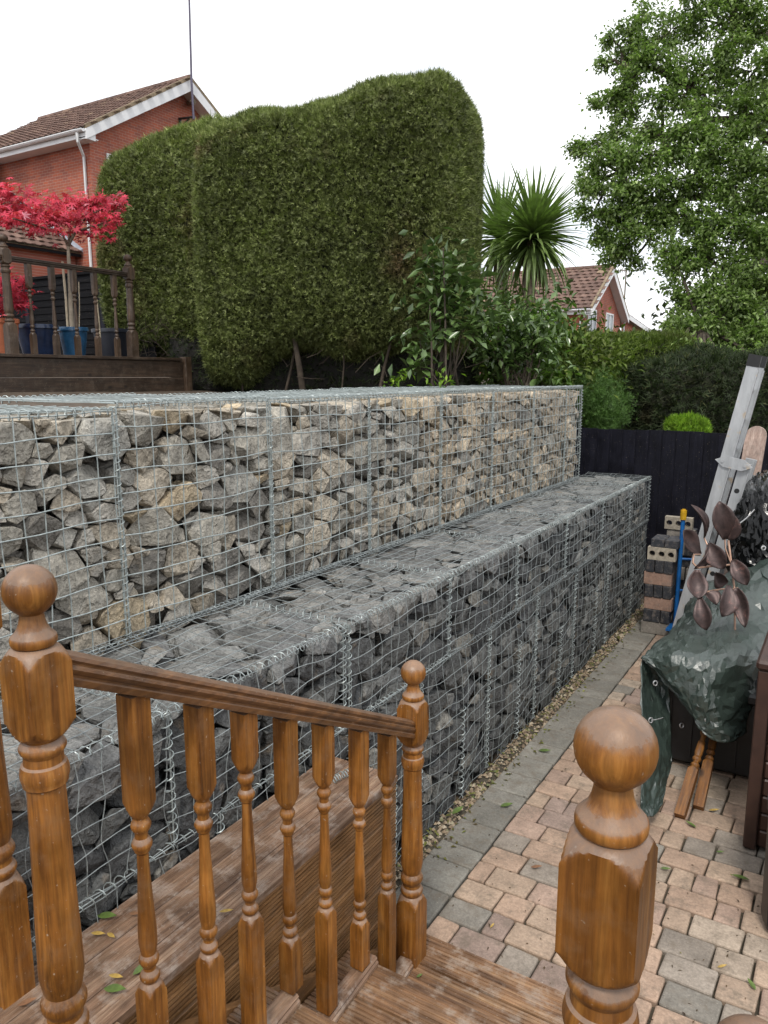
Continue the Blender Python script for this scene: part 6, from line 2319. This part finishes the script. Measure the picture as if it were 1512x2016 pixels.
# low leafy mass closing the gap behind
um = thing('underplanting', 'mixed low foliage behind the laurels and under the cordyline', 'foliage', (-4, 11, 2.4))
P = np.concatenate([at(px, py, d_) + rgn.normal(0, 1, (nn, 3)) * np.array([.35, .35, .28]) for px, py, d_, nn in ((985, 690, 11.2, 900), (1060, 690, 11.5, 900), (1120, 700, 11.6, 900), (1010, 740, 11, 700), (1100, 745, 11.2, 900), (1150, 720, 11.8, 600), (985, 620, 12, 500))])
P = P[P[:, 2] > 2.3]
V, Fc = leaf_quads(P, rgn.normal(0, 1, P.shape) + np.array([0, 0, -.2]), rgn.normal(0, .5, P.shape) + np.array([0, 0, 1.]), rgn.uniform(.08, .17, len(P)), rgn.uniform(.04, .07, len(P)))
tag(mesh_np('leaves', V, Fc, LOWHEDGE_LEAF, um), kind='stuff')
# seedlings between lid and bed
for px, py, lab in ((785, 752, 'small bright seedling behind the fourth upper gabion lid'), (868, 750, 'small bright seedling at the foot of the rhododendron')):
    c = at(px, py, 7.6)
    P = c + rgn.normal(0, 1, (26, 3)) * np.array([.07, .07, .05])
    V, Fc = leaf_quads(P, rgn.normal(0, 1, P.shape) + np.array([0, 0, .5]), np.tile([0, 0, 1.], (len(P), 1)), rgn.uniform(.05, .10, len(P)), rgn.uniform(.02, .04, len(P)))
    t = thing('seedling', lab, 'plant', (c[0], c[1], 2.45), 'seedlings in the bed')
    mesh_np('leaves', V, Fc, LIME_LEAF, t)
    MB().tube([(c[0], c[1], 2.42), (c[0], c[1], c[2])], 0.006, 5).build('stem', LIME_LEAF, t)

# ------------------------------------------------------------------ oak at the right
oak = thing('oak_tree', 'large spreading oak filling the upper right of the photo', 'tree', at(1640, 740, 17.0) * np.array([1, 1, 0]))
rgo = np.random.default_rng(99)
ro = random.Random(99)
tb = at(1650, 740, 17.0)
tb[2] = 0
fork = at(1640, 420, 17.0)
m = MB()
m.tube([tb, tb * .5 + fork * .5 + np.array([.1, 0, 0]), fork, at(1600, 100, 16.5), at(1560, -200, 16.0)], [0.42, 0.34, 0.27, 0.18, 0.1], 12)
m.build('trunk', DARKSTEM, oak, 60)
BL_ = []   # blobs: px, py, depth, radius in photo pixels, leaves
for q in ((1320, 60, 14.5, 62, 1.0), (1390, 40, 14.5, 70, 1.1), (1450, 30, 14, 60, 1.0), (1505, 60, 14, 50, .7), (1270, 110, 14.5, 42, .75), (1235, 60, 14.8, 34, .5), (1250, 85, 15, 40, .6), (1200, 70, 15, 20, .25), (1265, 25, 15, 30, .35), (1225, 120, 15, 34, .5), (1340, 130, 14.2, 60, 1.0),
          (1410, 130, 14, 70, 1.1), (1480, 140, 13.8, 55, 1.0), (1225, 175, 14.6, 30, .45), (1185, 120, 15, 18, .2), (1245, 155, 14.6, 34, .5), (1180, 205, 15, 22, .28), (1210, 195, 14.8, 34, .5), (1245, 210, 14.6, 38, .6), (1345, 190, 14.2, 46, .8), (1400, 210, 14, 60, 1.1), (1470, 220, 13.6, 62, 1.2),
          (1270, 250, 14.2, 40, .6), (1215, 255, 14.6, 34, .5), (1150, 290, 15.2, 24, .3), (1125, 298, 15.3, 14, .12), (1175, 280, 15, 28, .4), (1180, 320, 14.6, 36, .7), (1230, 310, 14.2, 46, .9), (1285, 300, 14, 44, .9), (1350, 270, 13.8, 46, .85), (1410, 290, 13.6, 62, 1.2), (1480, 310, 13.4, 60, 1.2),
          (1180, 365, 14.6, 38, .8), (1235, 365, 14.2, 50, 1.1), (1300, 360, 14, 55, 1.2), (1370, 360, 13.8, 58, 1.2), (1440, 370, 13.5, 58, 1.2), (1500, 390, 13.2, 50, 1.1), (1145, 365, 15, 18, .18), (1170, 415, 14.8, 32, .6), (1220, 425, 14.4, 46, 1.0), (1290, 425, 14.2, 50, 1.0), (1350, 430, 13.9, 50, 1.0), (1420, 440, 13.6, 56, 1.1), (1490, 460, 13.3, 52, 1.1),
          (1185, 470, 14.8, 30, .5), (1230, 485, 14.4, 38, .7), (1255, 460, 14.2, 38, .7), (1320, 490, 14, 44, .85), (1200, 510, 14.8, 20, .3), (1245, 515, 14.5, 18, .22), (1340, 535, 13.8, 44, .8), (1400, 510, 13.6, 48, .95), (1460, 530, 13.4, 54, 1.0), (1505, 560, 13.2, 44, .9), (1345, 590, 13.8, 36, .7), (1400, 580, 13.5, 46, .9), (1465, 610, 13.2, 50, 1.0),
          (1340, 645, 13.4, 34, .7), (1390, 640, 13.2, 42, .9), (1440, 670, 13.0, 44, .9), (1500, 660, 12.9, 44, .9), (1350, 690, 12.6, 34, .7), (1330, 735, 12.2, 30, .5), (1365, 730, 12.2, 30, .5), (1310, 760, 12.2, 24, .3), (1420, 715, 12.4, 36, .6), (1490, 720, 12.4, 36, .6)):
    BL_.append(q)
for q in ((1500, 0, 13.8, 55, 1.0), (1440, -20, 14, 55, .9), (1360, -25, 14.2, 50, .8), (1530, 130, 13.4, 50, 1.0), (1530, 220, 13.2, 50, 1.0), (1535, 330, 13.0, 50, 1.0), (1530, 460, 13.0, 50, 1.0), (1440, 90, 13.8, 45, .8), (1440, 260, 13.6, 45, .8), (1385, 320, 13.7, 40, .7), (1330, 300, 14, 36, .6), (1300, 200, 14.3, 30, .45), (1260, 400, 14.2, 40, .7), (1395, 470, 13.6, 40, .8), (1440, 590, 13.2, 42, .9), (1380, 700, 12.0, 30, .6), (1345, 770, 11.6, 26, .45), (1400, 745, 11.6, 30, .5), (1325, 700, 12.3, 26, .45), (1450, 740, 11.8, 34, .6)):
    BL_.append(q)
m = MB()
hubs = [at(1480, 250, 15.0), at(1470, 420, 14.6), at(1460, 560, 14.2), at(1450, 80, 15.0), at(1350, 170, 14.6), at(1300, 270, 14.6), at(1330, 400, 14.4), at(1250, 150, 14.8), at(1235, 330, 14.6), at(1380, 640, 13.4)]
links = [(fork, hubs[0]), (fork, hubs[1]), (fork, hubs[2]), (at(1600, 100, 16.5), hubs[3]), (hubs[0], hubs[4]), (hubs[0], hubs[5]), (hubs[1], hubs[6]), (hubs[4], hubs[7]), (hubs[5], hubs[8]), (hubs[2], hubs[9])]
for k, (a, c) in enumerate(links):
    r0 = 0.17 if k < 4 else 0.085
    a, c = Vector(a), Vector(c)
    w = [a.lerp(c, f) + Vector((ro.uniform(-.12, .12), ro.uniform(-.12, .12), 0.22 * math.sin(math.pi * f))) * (0 if f in (0, 1) else 1) for f in (0, .25, .5, .75, 1)]
    m.tube(w, [r0, r0 * .85, r0 * .72, r0 * .62, r0 * .5], 8)
m.build('limbs', DARKSTEM, oak, 60)
m = MB()
P, Dn = [], []
for px, py, d_, r, dens in BL_:
    c = at(px, py, d_)
    h = min(hubs, key=lambda q: np.linalg.norm(q - c))
    a = Vector(h)
    cc = Vector(c)
    w = [a.lerp(cc, f) + Vector((ro.uniform(-.08, .08), ro.uniform(-.08, .08), ro.uniform(-.06, .10))) * (0 if f in (0, 1) else 1) for f in (0, .33, .66, 1)]
    m.tube(w, [0.045, 0.035, 0.026, 0.016], 6)
    rad = r / F * d_
    # twig sprays inside the clump, leaves gathered round the twigs
    ntw = max(3, int(17 * dens))
    for k in range(ntw):
        dr = unit(rgo.normal(0, 1, 3) * np.array([1, 1, .8]))
        ln = rad * (rgo.uniform(0.45, 1.15))
        p0_ = c + dr * rad * 0.1
        p1_ = c + dr * ln + np.array([0, 0, -0.05 * ln])
        m.tube([p0_, (p0_ + p1_) / 2 + rgo.normal(0, .04, 3), p1_], [0.010, 0.007, 0.003], 4, False)
        nl = 62
        f = rgo.uniform(0.25, 1.05, nl)[:, None]
        pts = p0_ * (1 - f) + p1_ * f + rgo.normal(0, 0.075, (nl, 3))
        P.append(pts)
        Dn.append(np.repeat(dr[None], nl, 0) * 0.7 + rgo.normal(0, .8, (nl, 3)) + np.array([0, 0, -.15]))
tag(m.build('twigs', DARKSTEM, oak), kind='stuff')
P, Dn = np.concatenate(P), np.concatenate(Dn)
V, Fc = leaf_quads(P, Dn, rgo.normal(0, .6, P.shape) + np.array([0, 0, 1.0]), rgo.uniform(.055, .115, len(P)), rgo.uniform(.032, .062, len(P)))
mesh_np('crown', V, Fc, OAK_LEAF, oak)
# trees far behind that close the view under the oak
bgt = thing('background_trees', 'dark mass of shaded trees beyond the garden at the far right', 'trees', (2, 22, 0))
P = np.concatenate([at(px, py, d_) + rgo.normal(0, 1, (nn, 3)) * s_ for px, py, d_, nn, s_ in ((1400, 720, 20, 3000, .8), (1500, 690, 20, 4000, 1.0), (1600, 650, 21, 4000, 1.2), (1560, 560, 21, 3000, 1.2))])
V, Fc = leaf_quads(P, rgo.normal(0, 1, P.shape), rgo.normal(0, .7, P.shape) + np.array([0, 0, 1.]), rgo.uniform(.15, .28, len(P)), rgo.uniform(.08, .14, len(P)))
tag(mesh_np('foliage', V, Fc, DARKHEDGE_LEAF, bgt), kind='stuff')
tag(bgt, kind='stuff')
